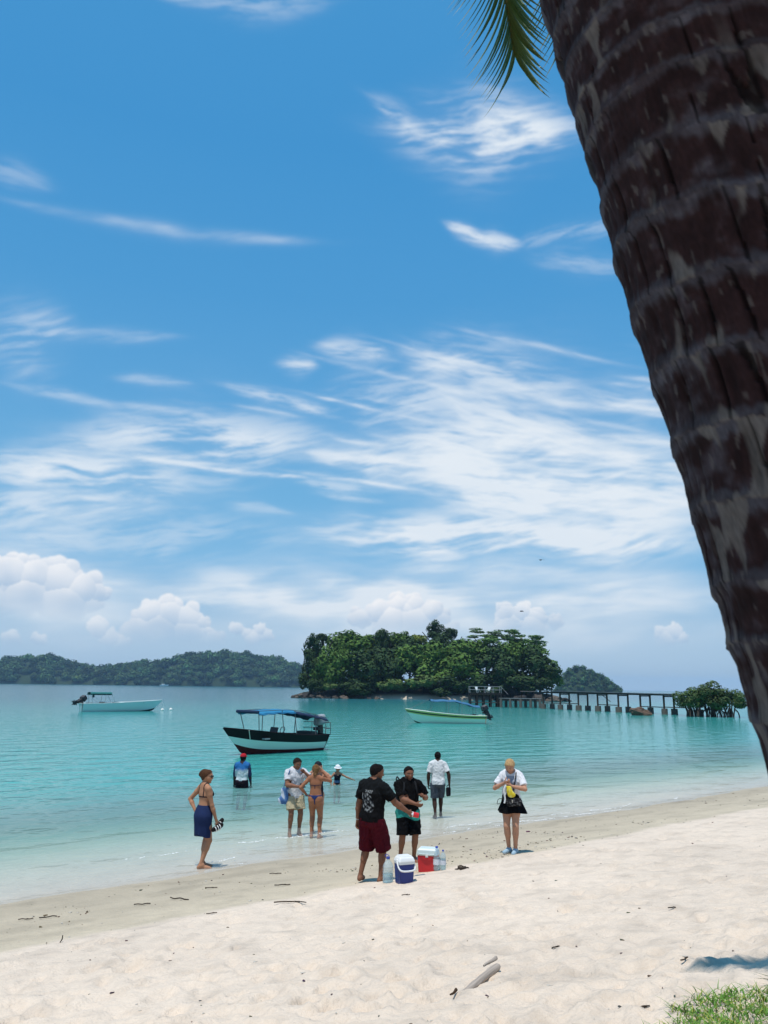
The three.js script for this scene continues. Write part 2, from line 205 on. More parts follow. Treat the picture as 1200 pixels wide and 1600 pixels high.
// ---------------------------------------------------------------- leaves: crowns made of many leaf cards lying on the skins of lobes
function leafCards(list) { // [center, normal(for shading), facing, size, tint] -> one geometry; each card is a bent, pointed pair of quads
  const n = list.length, P = new Float32Array(n * 12), Nn = new Float32Array(n * 12), C = new Float32Array(n * 12), I = new Uint32Array(n * 6);
  const a = V(), b = V(), q = V();
  list.forEach(([c, sh, f, s, tint, asp = .62], k) => {
    a.set(f.y, -f.x, f.z * .3 + .21).cross(f).normalize(); b.crossVectors(f, a).normalize(); const turn = (k * 2.399) % 6.283; q.copy(a).multiplyScalar(cos(turn)).addScaledVector(b, sin(turn)); b.crossVectors(f, q); a.copy(q);
    const v = [[0, -1], [asp, .05], [0, 1], [-asp, .05]];
    v.forEach(([x, y], m) => { const lift = m % 2 ? .18 * s : 0; P.set([c.x + a.x * y * s + b.x * x * s + f.x * lift, c.y + a.y * y * s + b.y * x * s + f.y * lift, c.z + a.z * y * s + b.z * x * s + f.z * lift], k * 12 + m * 3); Nn.set([sh.x, sh.y, sh.z], k * 12 + m * 3); C.set(tint, k * 12 + m * 3); });
    const o = k * 4; I.set([o, o + 2, o + 1, o, o + 3, o + 2], k * 6);
  });
  const g = new THREE.BufferGeometry(); g.setAttribute('position', new THREE.BufferAttribute(P, 3)); g.setAttribute('normal', new THREE.BufferAttribute(Nn, 3)); g.setAttribute('color', new THREE.BufferAttribute(C, 3)); g.setIndex(new THREE.BufferAttribute(I, 1)); return g;
}
function onSphere(r) { const z = 2 * r() - 1, t = 2 * PI * r(), s = sqrt(1 - z * z); return V(s * cos(t), z, s * sin(t)); }
function crown(seed, { lobes = 18, leaves = 120, leaf = .085, spread = .62, rl = .4, flat = 1, layers = 0, bottom = -.55, tintVar = .35 } = {}) {
  const r = rng(seed), list = [];
  for (let i = 0; i < lobes; i++) {
    let c = onSphere(r); if (c.y < bottom) c.y = -c.y * .6; c.multiplyScalar(spread * (.75 + .45 * r()));
    if (layers) c.y = (floor(r() * layers) + .5) / layers * 1.5 - .7 + (r() - .5) * .34;
    const R = rl * (.65 + .6 * r()), tone = 1 + (r() - .5) * tintVar;
    for (let k = 0; k < leaves * R * R / (rl * rl); k++) {
      const n = onSphere(r), rad = R * (.72 + .36 * r()), p = V(c.x + n.x * rad, c.y + n.y * rad * flat, c.z + n.z * rad), f = n.clone().add(onSphere(r).multiplyScalar(.75)).add(V(0, .35, 0)).normalize(), sh = n.clone().multiplyScalar(1.0).addScaledVector(f, .8).normalize();
      const t = tone * (.8 + .4 * r()); list.push([p, sh, f, leaf * (.6 + .8 * r()), [t * (1 + .25 * (r() - .3)), t, t * (.85 + .3 * r())]]);
    }
  }
  return leafCards(list);
}

// ---------------------------------------------------------------- far forested hills and the small far islet, each a terrain and its forest
function forestedHill(name, label, forestLabel, ridge, D, depth, seed, size) { // ridge: [x, height] along the shore at distance D
  const top = (x) => { if (x <= ridge[0][0] || x >= ridge[ridge.length - 1][0]) return 0; let i = 1; while (ridge[i][0] < x) i++; const a = ridge[i - 1], b = ridge[i]; return lerp(a[1], b[1], smooth(0, 1, (x - a[0]) / (b[0] - a[0]))); };
  const x0 = ridge[0][0], x1 = ridge[ridge.length - 1][0], tree = size * 1.15;
  const Y = (x, q) => { const h = max(0, top(x) - tree * .9 + 3); return (q < .5 ? h * pow(sin(q * PI), .75) : h * sin(q * PI)) * (1 + .1 * n2(x * .02 + seed, q * 3)) - (q <= 0 || q >= 1 ? 3 : 0); };
  const zc = (x, q) => -(D + depth * q + 14 * n2(x * .012 + seed, 2) * (1 - q));
  const g = gridGeometry(150, 34, (i, j) => { const x = lerp(x0, x1, i / 149), q = j / 33; return [x, Y(x, q), zc(x, q)]; });
  structure(mesh(name, g, M(.03, .05, .022, 1)), label, 'hills');
  const c = crown(seed, { lobes: 10, leaves: 26, leaf: .17, spread: .52, rl: .44, bottom: -.1, tintVar: .5 }), r = rng(seed + 1), list = [], n = floor((x1 - x0) * depth * .62 / (size * size) * 2.6);
  for (let k = 0; k < n; k++) { const x = lerp(x0, x1, r()), q = r() * .66, h = Y(x, q); if (h < 0) continue; const s = size * (.34 + .62 * r() * r()) * (r() < .04 ? 1.35 : 1); list.push([x, h + s * .35, zc(x, q), s, s * (.7 + .5 * r())]); }
  const inst = new THREE.InstancedMesh(c, VC(1, { color: new THREE.Color().setRGB(.055, .115, .045) }), list.length), m = new THREE.Matrix4(), col = new THREE.Color();
  list.forEach(([x, y, z, s, sy], k) => { m.makeRotationY(r() * 6.28).scale(V(s, sy, s)).setPosition(x, y, z); inst.setMatrixAt(k, m); const t = .35 + 1.25 * r() * (.6 + .8 * r()); inst.setColorAt(k, col.setRGB(t * (.85 + .4 * r()), t, t * (.8 + .35 * r()))); });
  inst.name = numbered('forest'); inst.castShadow = inst.receiveShadow = true; scene.add(inst); tag(inst, forestLabel, 'forest', null, 'stuff');
}
forestedHill('hills', 'long low hills across the bay beyond the anchored boats', 'dark forest covering the long far hills across the bay', [[-1250, 0], [-1150, 22], [-1000, 40], [-860, 52], [-760, 44], [-684.6, 57], [-656, 60], [-614, 46], [-545, 37], [-511, 43], [-454, 48.5], [-386, 60], [-330, 67], [-272, 66.5], [-214, 60], [-180, 50], [-145, 42], [-90, 36], [-30, 26], [20, 0]], 1400, 260, 21, 15);
forestedHill('hills', 'steep dome of the small islet beyond the jetty', 'forest on the small steep islet beyond the jetty', [[205, 0], [208, 8], [215, 18], [226.5, 26.5], [234, 28.5], [248, 25], [263, 18], [272, 11], [275.5, 6], [279, 0]], 900, 60, 33, 6.5);

// ---------------------------------------------------------------- the wooded island: ground, trees, boulders
{
  const inside = (x, z) => { const u = (x - 14) / 40, v = (z + 236) / 24; return 1 - pow(abs(u), 2.6) - pow(abs(v), 2.6); };
  const g = gridGeometry(90, 60, (i, j) => { const x = 14 + (i / 89 - .5) * 92, z = -236 + (j / 59 - .5) * 58, q = inside(x, z); return [x, q > 0 ? .1 + 4.2 * pow(q, .8) + .4 * n2(x * .3, z * .3) : -2 + max(-1, q) * 2 + 2.1 * max(0, 1 + q * 3), z]; },
    ([x, y, z]) => { const beach = smooth(-.5, .5, 1 - abs(x - 11) / 14) * smooth(1.6, .5, y); return [lerp(.03, .5, beach), lerp(.028, .44, beach), lerp(.02, .35, beach)]; });
  structure(mesh('island_ground', g, VC(1)), 'dark ground of the wooded island with a short pale beach strip', 'island');
  const protos = [
    [crown(41, { lobes: 26, leaves: 150, leaf: .07, rl: .34, spread: .68 }), crown(42, { lobes: 22, leaves: 170, leaf: .065, rl: .38, spread: .62 })],
    [crown(43, { lobes: 20, leaves: 150, leaf: .075, rl: .33, spread: .66, bottom: -.9 }), crown(44, { lobes: 16, leaves: 180, leaf: .08, rl: .4, spread: .6 })],
    [crown(45, { lobes: 20, leaves: 130, leaf: .06, rl: .3, spread: .72, flat: .55, layers: 5 }), crown(46, { lobes: 16, leaves: 140, leaf: .065, rl: .32, spread: .7, flat: .5, layers: 4 })],
    [crown(47, { lobes: 16, leaves: 140, leaf: .11, rl: .4, spread: .6, bottom: -.3 })], [crown(48, { lobes: 18, leaves: 150, leaf: .075, rl: .36, spread: .62 })]];
  const tint = [[.075, .145, .026], [.030, .062, .018], [.10, .185, .045], [.10, .16, .045], [.17, .22, .035]];
  const leafMat = tint.map((t) => VC(.7, { color: new THREE.Color().setRGB(...t) })), bark = M(.07, .055, .042, 1);
  const trees = [[1, -19.9, 13.8, 222, 2.7, 3.3, 'dark tall tree at the shore end of the wooded island'], [1, -17.4, 16.7, 224, 1.5, 1.5, 'small dark topknot tree rising above the seaward end of the island'], [1, -20, 7.3, 218, 2.7, 4.3, 'dark slim tree above the boulders on the island end'], [0, -15.6, 6.7, 216, 3.5, 4.6, 'green tree low behind the boulders and bright shrub'],
    [0, -9.8, 14.3, 228, 6.2, 4.7, 'broad bright rounded crown, first large dome of the island'], [0, -12.3, 8.5, 218, 5, 5, 'leafy tree under the first broad bright dome'], [0, -3.7, 15, 234, 4.6, 3.5, 'rounded green tree between the bright dome and the dark spire'], [1, -.1, 16.2, 230, 2.3, 4.2, 'narrow dark spire-shaped tree on the island skyline'],
    [1, -6.2, 6.1, 218, 6, 5, 'dark wide tree hanging over the island shore'], [1, .9, 6.9, 219, 4.6, 5.7, 'dark tall tree below the narrow spire'], [0, 5.6, 16, 236, 4.3, 3.5, 'green rounded tree just past the dark spire'], [4, 10.4, 16.7, 240, 3.6, 2.8, 'yellow-green crown on the island skyline'],
    [0, 7.8, 9.2, 222, 6.2, 5.1, 'wide green tree above the small pale beach'], [0, 13.7, 10.4, 224, 5.5, 4.8, 'green tree below the tallest feathery tree'], [1, 16.3, 20.3, 240, 2.6, 2.8, 'tallest tree of the island with a dark feathery top'], [1, 21.1, 19.3, 240, 2, 2.2, 'second tallest dark tree beside the tallest one'],
    [1, 17.8, 14.9, 234, 4.8, 3.8, 'dark crown under the two tallest trees'], [1, 23.6, 15.9, 238, 2.7, 2, 'small dark crown on the skyline before the layered tree'], [0, 26.1, 12.1, 226, 5.6, 4.4, 'green tree in front of the layered tree'], [0, 21.3, 6.8, 219, 6.1, 5, 'wide green tree low above the shore near the landing'],
    [2, 30.7, 18.7, 232, 5.2, 1.7, 'pale flat-topped tree with layered branches'], [2, 32, 14.1, 228, 6.4, 3.4, 'wide pale layered tree under the flat-topped one'], [1, 32.5, 8.4, 220, 6.1, 5, 'dark tree directly behind the landing platform'], [2, 41.4, 17.9, 232, 5.7, 2.5, 'tall pale spreading tree near the jetty end of the island'],
    [0, 40.4, 13, 226, 5.9, 3.7, 'bright green tree under the tall pale spreading one'], [2, 45.8, 15, 228, 2.2, 2.4, 'thin airy tree at the jetty end of the skyline'], [1, 42.2, 8.5, 220, 5.7, 4.7, 'dark dense tree above the island end of the jetty'], [2, 46.4, 8.3, 222, 3.6, 2.9, 'loose layered tree drooping to the jetty'],
    [0, 47.2, 5.8, 220, 2.7, 2.1, 'small green tree at the tip of the island by the jetty'], [1, 43.1, 4.3, 216, 3.9, 2.3, 'low dark tree over the rocks at the jetty'], [3, 11, 3.9, 214, 4.5, 2.4, 'large-leaved shrub over the middle of the pale beach'], [3, 2.7, 3.1, 214, 3.8, 2.1, 'large-leaved shrub where the pale beach begins'],
    [1, -6.3, 2.7, 214, 4.5, 2.1, 'dark shrub on the rocky shore of the island'], [3, -14.3, 2.9, 213, 2.4, 1.4, 'bright green shrub by the boulders at the island end'], [1, 18, 3.3, 214, 4.9, 2.1, 'dark shrub where the pale beach ends'], [1, -17.6, 3.2, 214, 2.4, 2.1, 'small dark shrub among the boulders'],
    [1, 27, 3.6, 216, 5, 2.6, 'dark shrub behind the legs of the landing platform'], [1, 36, 4.2, 215, 5, 2.8, 'dark shrub above the low dock'], [1, 8, 12.6, 230, 6, 4, 'dark crown in the middle of the island'], [1, -2, 10.8, 226, 5, 4, 'dark crown in the hollow below the spire'], [0, 36.3, 11.5, 224, 4.5, 4, 'green crown filling the gap beside the layered tree'], [0, 20, 11, 225, 5, 4, 'green crown in the middle of the island below the dark ones']];
  const done = {}; const r = rng(9);
  trees.forEach(([k, x, y, D, rx, ry, label], i) => {
    const shrub = y < 4.5, base = max(.1, inside(x, -D) > 0 ? .1 + 4.2 * pow(inside(x, -D), .8) : .1), v = i % protos[k].length, key = k + '_' + v + shrub;
    let t = done[key];
    if (!t) { t = thing(shrub ? 'shrub' : 'tree', label, shrub ? 'shrub' : 'tree'); const lean = [[0, 0, 0], [.02, .35, .01], [.05, .7, -.02], [0, 1, 0]]; mesh(shrub ? 'stem' : 'trunk', [tube(lean, .028, 7), bar([.03, .6, 0], [.22, .95, .1], .014, 5, .008), bar([.03, .65, 0], [-.24, .98, -.08], .014, 5, .008)], bark, t); mesh(shrub ? 'foliage' : 'crown', protos[k][v], leafMat[k], t); done[key] = t; }
    else { t = t.clone(); t.name = numbered(shrub ? 'shrub' : 'tree'); scene.add(t); }
    tag(t, label, shrub ? 'shrub' : 'tree', shrub ? 'shrubs along the island shore' : 'trees of the wooded island');
    const yb = min(base, y - ry * .6) - .2; t.position.set(x, yb, -D); t.children[0].scale.set(y - yb, y - yb, y - yb); const gr = k < 2 && y < 12.5 ? 1.32 : 1.18; t.children[1].scale.set(rx * gr, ry * gr, rx * gr); t.children[1].position.y = y - yb; t.children[1].rotation.y = r() * 6.28;
  });
  // boulders
  const rock = (seed) => { const g = new THREE.IcosahedronGeometry(1, 3), p = g.attributes.position; for (let i = 0; i < p.count; i++) { const x = p.getX(i), y = p.getY(i), z = p.getZ(i), s = .8 + .35 * n3(x * 1.3 + seed, y * 1.3, z * 1.3) + .16 * n3(x * 3.4, y * 3.4 + seed, z * 3.4) + .06 * n3(x * 9, y * 9, z * 9 + seed); p.setXYZ(i, x * s, y * s, z * s); } g.computeVertexNormals(); return g; };
  const rocks = [rock(1), rock(2), rock(3)], rm = [M(.075, .062, .052, .95), M(.12, .095, .075, .95), M(.05, .043, .04, .95)];
  const list = [[-23.6, 216, 1.3, .8], [-22.2, 214, 1.7, 1.1], [-20.4, 213, 1.4, 1.2], [-18.6, 212.6, 1.5, .9], [-16.6, 212, 1.2, .8], [-14.6, 211.6, 1.5, .9], [-12.4, 211.4, 1.2, .7], [-10, 211, 1.6, .8], [-7, 211, 1.3, .7], [-4, 211, 1.4, .6], [-1.2, 211, 1.1, .6], [36.5, 208, 2.2, 1.5], [41, 207, 2.6, 1.7], [45.5, 208, 2.4, 1.4], [49, 211, 2, 1]];
  const where = ['outermost low boulder off the island end', 'second boulder from the island end, half in the water', 'tall dark boulder at the island end', 'boulder below the small dark shrub', 'boulder in front of the bright green shrub', 'boulder just past the bright green shrub', 'small boulder on the shaded island shore', 'wide boulder under the overhanging dark tree', 'low boulder on the shore before the pale beach', 'flat boulder near the start of the pale beach', 'last small boulder before the pale beach', 'boulder behind the low dock', 'big boulder behind the first jetty posts', 'boulder at the island foot of the jetty', 'outer boulder beyond the island tip by the jetty'];
  list.forEach(([x, D, s, h], i) => { const o = mesh('boulder', rocks[i % 3], rm[i % 3]); tag(o, where[i], 'boulder', 'boulders round the island'); o.position.set(x, h * .25, -D); o.scale.set(s, h, s * .8); o.rotation.y = i * 1.7; });
  const o = mesh('boulder', rocks[1], M(.13, .085, .06, .95)); tag(o, 'brown rock standing in the water under the jetty', 'boulder'); o.position.set(33.9, .35, -104.2); o.scale.set(1.55, .85, 1.1);
}

// ---------------------------------------------------------------- the jetty on its concrete piles, the low dock and the landing platform
{
  const P0 = V(27.8, 0, -133), P1 = V(41.9, 0, -105.5), dir = P1.clone().sub(P0).normalize(), side = V(-dir.z, 0, dir.x), len = P0.distanceTo(P1), yaw = atan2(-dir.z, dir.x);
  const t = thing('jetty', 'long raised jetty on paired concrete piles running out from the island', 'jetty', P0.toArray(), yaw);
  const deck = M(.15, .16, .17, .9), dark = M(.035, .028, .024, .9), conc = VC(.95), post = M(.06, .045, .036, .9);
  const r = rng(17), n = 36;
  for (let k = 0; k < n; k++) mesh('plank', box(len / n - .04, .07, 2.5 + .08 * (r() - .5), len * (k + .5) / n, 2.92 + .02 * r() - k * .006, 0), deck, t);
  for (const z of [-1.1, 1.1]) mesh('beam', box(len + .4, .26, .16, len / 2, 2.66, z).translate(0, 0, 0), dark, t);
  const pile = (h, w, s) => { const g = new THREE.CylinderGeometry(w * .5, w * .55, h, 10, 6), p = g.attributes.position, c = new Float32Array(p.count * 3); for (let i = 0; i < p.count; i++) { const y = p.getY(i); p.setX(i, p.getX(i) * (1 + .07 * n3(y * 3, s, p.getZ(i) * 4))); const w2 = smooth(.1, -.35, y - .1 * n3(s, p.getX(i) * 6, 1)); c.set([lerp(.15, .035, w2), lerp(.12, .03, w2), lerp(.10, .027, w2)], i * 3); } g.setAttribute('color', new THREE.BufferAttribute(c, 3)); return g; };
  const bays = 8;
  for (let k = 0; k < bays; k++) { const x = .2 + (len - .4) * k / (bays - 1); for (const z of [-.95, .95]) { const top = .72 + .15 * r(); mesh('pile', pile(top + 1.6, .82 + .12 * r(), k + z).translate(x, (top - 1.6) / 2, z), conc, t); mesh('post', bar([x, top - .05, z], [x + .04 * (r() - .5), 2.55, z], .14, 7), post, t); } if (r() < .75) mesh('crossbeam', box(.14, .16, 2.1, x, 2.42, 0), dark, t); if (k < bays - 1 && [0, 1, 3, 5, 6].includes(k)) mesh('rail', box((len - .4) / (bays - 1) - .1, .12, .1, x + (len - .4) / (bays - 1) / 2, 1.0 + .08 * (r() - .5), .95), post, t); }
  mesh('brace', bar([len * .46, 2.5, .98], [len * .52, 1.5, 1.02], .05, 6), dark, t);
  const d = thing('dock', 'low grey dock on dark piles between the landing platform and the jetty', 'dock', [24.2, 0, -138.6], -.2);
  for (let k = 0; k < 14; k++) mesh('plank', box(.5, .08, 2.2, -3.3 + k * .52, 1.52 + .02 * r(), 0), M(.20, .21, .21, .9), d);
  mesh('beam', box(7.4, .2, .14, .1, 1.38, 1), dark, d);
  for (const x of [-3.2, -1.6, .2, 1.9, 3.5]) mesh('pile', pile(2.9, .5, x).translate(x, 0, .9), conc, d);
  for (const x of [-2.4, -.7, 1, 2.7]) mesh('pile', pile(2.9, .5, x + 9).translate(x, 0, -.9), conc, d);
  const hut = thing('dock_shelter', 'dark low shelter frame on the dock in front of the island trees', 'shelter', [26.2, 0, -141.5], -.2);
  mesh('roof', box(2.6, .12, 2, 0, 2.75, 0), M(.16, .14, .13), hut); for (const x of [-1.1, 1.1]) for (const z of [-.8, .8]) mesh('post', bar([x, 1.3, z], [x, 2.7, z], .07), dark, hut);
  const p = thing('landing_platform', 'dark timber landing platform with white handrails in front of the island', 'platform', [18.4, 0, -140.5], -.03);
  const W = 5.6, rail = M(.34, .31, .30, .8);
  for (let k = 0; k < 11; k++) mesh('plank', box(W / 11 - .03, .09, 2.6, -W / 2 + W * (k + .5) / 11, 2.35 + .02 * r(), 0), dark, p);
  mesh('beam', box(W, .25, .15, 0, 2.18, 1.2), dark, p); mesh('beam', box(W, .25, .15, 0, 2.18, -1.2), dark, p);
  for (const x of [-2.7, -1.5, -.3, .9, 2.1, 2.7]) for (const z of [-1.1, 1.1]) mesh('pile', bar([x, -1.8, z], [x, 2.1, z], .17, 8), dark, p);
  for (const z of [-1.25, 1.25]) { for (const y of [3.5, 2.95]) mesh('rail', box(W, .08, .06, 0, y, z), rail, p); for (const x of [-2.75, -1.4, 0, 1.4, 2.75]) mesh('rail_post', box(.08, 1.2, .07, x, 2.93, z - .075 * Math.sign(z)), rail, p); }
  mesh('stair', [0, 1, 2, 3, 4].map((k) => box(.35, .06, 1, 3.1 + k * .25, 2.25 - k * .28, 0)), dark, p); mesh('stair_rail', bar([2.8, 3.45, .6], [4, 2.2, .6], .035), rail, p);
  mesh('lower_deck', box(W * .9, .14, 2.4, 0, .75, 0), M(.10, .085, .075), p);
  for (const [x, z, a, l] of [[-1.25, .3, .5, 'white plastic chair tipped back on the landing platform'], [.35, .2, -.6, 'white plastic chair lying on its side on the platform']]) {
    const c = thing('plastic_chair', l, 'chair', [18.4 + x, 2.41, -140.5 + z + .3], a, 'plastic chairs on the landing platform'); const w = M(.8, .8, .78, .5);
    mesh('seat', box(.5, .06, .5, 0, .44, 0, .02), w, c); mesh('backrest', rot(box(.5, .55, .05, 0, .3, 0, .02), -.25).translate(0, .45, -.25), w, c); for (const lx of [-.22, .22]) for (const lz of [-.22, .22]) mesh('leg', bar([lx * 1.15, 0, lz * 1.15], [lx, .43, lz], .03), w, c); c.rotation.z = x < 0 ? .25 : -.3; c.position.y += .08;
  }
}

// ---------------------------------------------------------------- mangrove at the sea end of the jetty
{
  const bark = M(.06, .045, .036, 1), mats = [VC(.7, { color: new THREE.Color().setRGB(.07, .115, .035) }), VC(.7, { color: new THREE.Color().setRGB(.055, .09, .03) })];
  const c = [crown(61, { lobes: 22, leaves: 190, leaf: .062, rl: .34, spread: .7, bottom: -.5 }), crown(62, { lobes: 24, leaves: 170, leaf: .065, rl: .31, spread: .74, bottom: -.6 })];
  [[40.1, -102.4, 1.9, 1.25, 2.0, 'mangrove bush nearest the jetty, growing over its last posts'], [42.3, -102, 2.3, 1.5, 2.25, 'tallest middle mangrove bush standing in the shallows'], [44.7, -101.5, 1.9, 1.2, 1.95, 'outer mangrove bush next to the palm trunk'], [43.4, -103.8, 2, 1.2, 2.3, 'mangrove bush rising behind the middle one']].forEach(([x, z, rx, ry, y, label], i) => {
    const t = thing('mangrove', label, 'mangrove', [x, 0, z], i, 'mangroves at the end of the jetty'), r = rng(70 + i), roots = [];
    const trunks = []; for (let k = 0; k < 4; k++) { const a = r() * 6.28, q = rx * (.3 + .4 * r()); trunks.push(tube([[cos(a) * .3, -.5, sin(a) * .3], [cos(a) * q * .5, .8, sin(a) * q * .5], [cos(a) * q, y + .2, sin(a) * q]], .07 + .05 * r(), 6)); }
    for (let k = 0; k < 14; k++) { const a = r() * 6.28, q = .3 + rx * .75 * r(); roots.push(tube([[cos(a) * q * .4, .9 + .4 * r(), sin(a) * q * .4], [cos(a) * q * .85, .6, sin(a) * q * .85], [cos(a) * q, -.5, sin(a) * q]], .035 + .03 * r(), 5)); }
    mesh('trunk', trunks, bark, t); mesh('root', roots, bark, t); const cr = mesh('crown', c[i % 2], mats[i % 2], t); cr.position.y = y; cr.scale.set(rx * 1.12, ry * 1.3, rx * 1.1);
  });
}

// ---------------------------------------------------------------- boats
// Hull along +x from the stern (0) to the bow (L), waterline at y = 0. bands: [from, to, name, material] up the side.
function hullShape({ L, B, draft, stern, bow, rake, full = .4 }) {
  const at = (s, v, inset = 0) => {
    const k = -draft + (draft + .12) * pow(max(0, (s - .72) / .28), 2.2), g = stern + (bow - stern) * pow(s, 2), half = B / 2 * (.86 + .14 * min(1, s / .35)) * (1 - pow(max(0, (s - full) / (1 - full)), 2.3)) + .012;
    const e = lerp(.34, .95, pow(s, 3)), z = max(0, half * pow(v, e) * (.9 + .1 * v) - inset);
    return [L * s + rake * pow(s, 4) * v - inset * pow(s, 8) * 2, k + (g - k) * v, z];
  };
  return at;
}
function buildHull(t, p, bands, inner, rim) {
  const at = hullShape(p), N = 40;
  const strip = (v0, v1, rows, inset = 0) => [1, -1].map((sd) => gridGeometry(N + 1, rows + 1, (i, j) => { const q = at(i / N, lerp(v0, v1, j / rows), inset); return [q[0], q[1], q[2] * sd]; }));
  const stern = (v0, v1, x = 0) => gridGeometry(9, 7, (i, j) => { const v = lerp(v0, v1, j / 6), q = at(0, v); return [q[0] - .005 - .12 * v + x, q[1], q[2] * (i / 4 - 1)]; });
  for (const [v0, v1, name, m] of bands) mesh(name, [...strip(v0, v1, 8), stern(v0, v1)], m, t);
  const vf = .42, floorG = gridGeometry(N + 1, 7, (i, j) => { const q = at(min(.965, i / N), vf, .05); return [q[0], q[1], q[2] * (j / 3 - 1)]; });
  mesh('inside', [...strip(vf, .995, 6, .05), floorG, stern(vf, .97, .16)], inner, t);
  const top = (sd) => [...Array(21).keys()].map((i) => { const q = at(i / 20 * .995, 1, .02); return V(q[0], q[1] + .012, q[2] * sd); });
  mesh('gunwale', [new THREE.TubeGeometry(new THREE.CatmullRomCurve3(top(1)), 60, .035, 6), new THREE.TubeGeometry(new THREE.CatmullRomCurve3(top(-1)), 60, .035, 6), bar([-.12, top(1)[0].y, -top(1)[0].z], [-.12, top(1)[0].y, top(1)[0].z], .035)], rim, t);
  return at;
}
function outboard(t, x, y, z, tilt, cowl, leg, s = 1) {
  const o = new THREE.Group(); o.name = 'outboard_motor'; t.add(o); o.position.set(x, y, z); o.rotation.z = tilt; o.scale.setScalar(s);
  const c = new RoundedBoxGeometry(.58, .5, .42, 4, .13), p = c.attributes.position; for (let i = 0; i < p.count; i++) { const q = p.getY(i) / .25; p.setX(i, p.getX(i) * (1 - .12 * q) - .05 * q); p.setZ(i, p.getZ(i) * (1 - .1 * q)); } c.computeVertexNormals();
  mesh('cowl', c.translate(-.2, .5, 0), cowl, o); mesh('midsection', [box(.3, .62, .17, -.2, -.02, 0, .06), box(.2, .16, .32, .06, .1, 0, .03)], leg, o);
  const b = [0, 1, 2].map((k) => rot(box(.03, .19, .1, 0, .11, 0), 0, .5, 0)); b.forEach((g, k) => rot(g, k * 2.094));
  mesh('lower_unit', [new THREE.CapsuleGeometry(.075, .3, 4, 10).rotateZ(PI / 2).translate(-.22, -.55, 0), box(.14, .34, .05, -.2, -.42, 0, .02), box(.12, .2, .03, -.2, -.7, 0, .01), box(.4, .025, .22, -.26, -.34, 0)], leg, o); mesh('propeller', [...b.map((g) => g.translate(-.45, -.55, 0)), new THREE.CylinderGeometry(.045, .05, .14, 10).rotateZ(PI / 2).translate(-.45, -.55, 0)], leg, o);
  return o;
}
function cloth(x0, x1, half, yAt, sag = .06, thick = .03) { const f = (o) => gridGeometry(25, 13, (i, j) => { const x = lerp(x0, x1, i / 24), z = half * (j / 6 - 1), e = abs(j / 6 - 1); return [x, yAt(x) - .16 * pow(e, 4) - sag * sin(i / 24 * PI * 4) ** 2 * .5 + .012 * n2(x * 3, z * 4) - o, z]; }); return [f(0), f(thick)]; }
{
  // dark boat with the blue canopy, bow towards the beach
  const t = thing('boat', 'black and pale green boat with blue canopy, moored nearest the beach', 'boat', [-3.38, 0, -42.2], atan2(4.55, -4.35) * -1 + 0);
  t.rotation.y = atan2(-(4.55), -3.9);
  const black = M(.012, .007, .008, .6), pale = M(.68, .71, .64, .55), foul = M(.085, .012, .014, .6), grey = M(.3, .31, .31, .7), steel = M(.10, .10, .11, .4), blue = M(.03, .20, .36, .85), navy = M(.02, .035, .075, .85);
  const p = { L: 5.15, B: 1.85, draft: .26, stern: .76, bow: 1.26, rake: 1.1, full: .42 };
  const at = buildHull(t, p, [[0, .36, 'bottom_paint', foul], [.36, .67, 'hull', pale], [.67, 1, 'topside', black]], grey, black);
  const yTop = (x) => 2.18 - .02 * x, post = (x, sd, x2 = x, y2 = yTop(x2) - .02) => { const q = at(clamp(x / 5.7), 1, .06); return bar([q[0], q[1], q[2] * sd], [x2, y2, .72 * sd], .02, 6); };
  mesh('canopy', cloth(2.3, 4.75, .8, (x) => 2.06 + .03 * cos(x * 2)), blue, t);
  mesh('canopy', cloth(-.05, 2.3, .8, (x) => 1.62 + .42 * pow(clamp((x + .05) / 2.35), .8)), navy, t);
  mesh('canopy_roll', new THREE.CapsuleGeometry(.085, 1.5, 4, 10).rotateX(PI / 2).translate(4.8, 1.98, 0), navy, t);
  for (const sd of [-1, 1]) { for (const [x, x2] of [[4.5, 4.7], [3.3, 3.2], [2.5, 2.35], [1, .9]]) mesh('canopy_post', post(x, sd, x2, x2 < 1 ? 1.85 : 2.04), steel, t); mesh('canopy_rail', tube([[4.7, 2.03, .75 * sd], [2.3, 2.03, .75 * sd], [0, 1.6, .75 * sd]], .018), steel, t); }
  mesh('console', [box(.7, .62, .6, 2.7, .62, .1, .06), rot(box(.08, .3, .5, 0, 0, 0), 0, 0, .3).translate(2.95, 1.05, .1)], M(.03, .03, .035, .5), t);
  mesh('steering_wheel', new THREE.TorusGeometry(.16, .018, 6, 18).rotateY(PI / 2).rotateZ(.4).translate(2.38, 1.05, .1), black, t);
  mesh('engine_box', box(1.1, .4, .9, 1.7, .55, 0, .05), M(.035, .035, .04, .6), t); mesh('seat', box(.5, .5, 1.1, .75, .7, 0, .05), M(.05, .06, .06, .6), t); mesh('bench', box(.3, .06, 1.55, 4.1, .72, 0), grey, t);
  outboard(t, -.02, .95, 0, -.12, M(.32, .33, .34, .35), M(.02, .02, .022, .4), 1.05);
  const rails = []; for (const z of [-.7, -.35, 0, .35, .7]) rails.push(bar([-.28, .75, z], [-.28, 1.38, z], .018)); for (const y of [1.08, 1.38]) rails.push(tube([[.25, y, -.8], [-.28, y, -.7], [-.28, y, .7], [.25, y, .8]], .018)); mesh('stern_rail', rails, steel, t);
  const q0 = at(.86, .68), q1 = at(.86, 1); mesh('fender_line', bar([q0[0], q0[1], q0[2] + .02], [q1[0], q1[1], q1[2] + .02], .018), M(.7, .65, .55), t); mesh('fender_line', bar([q0[0], q0[1], -q0[2] - .02], [q1[0], q1[1], -q1[2] - .02], .018), M(.7, .65, .55), t);
}
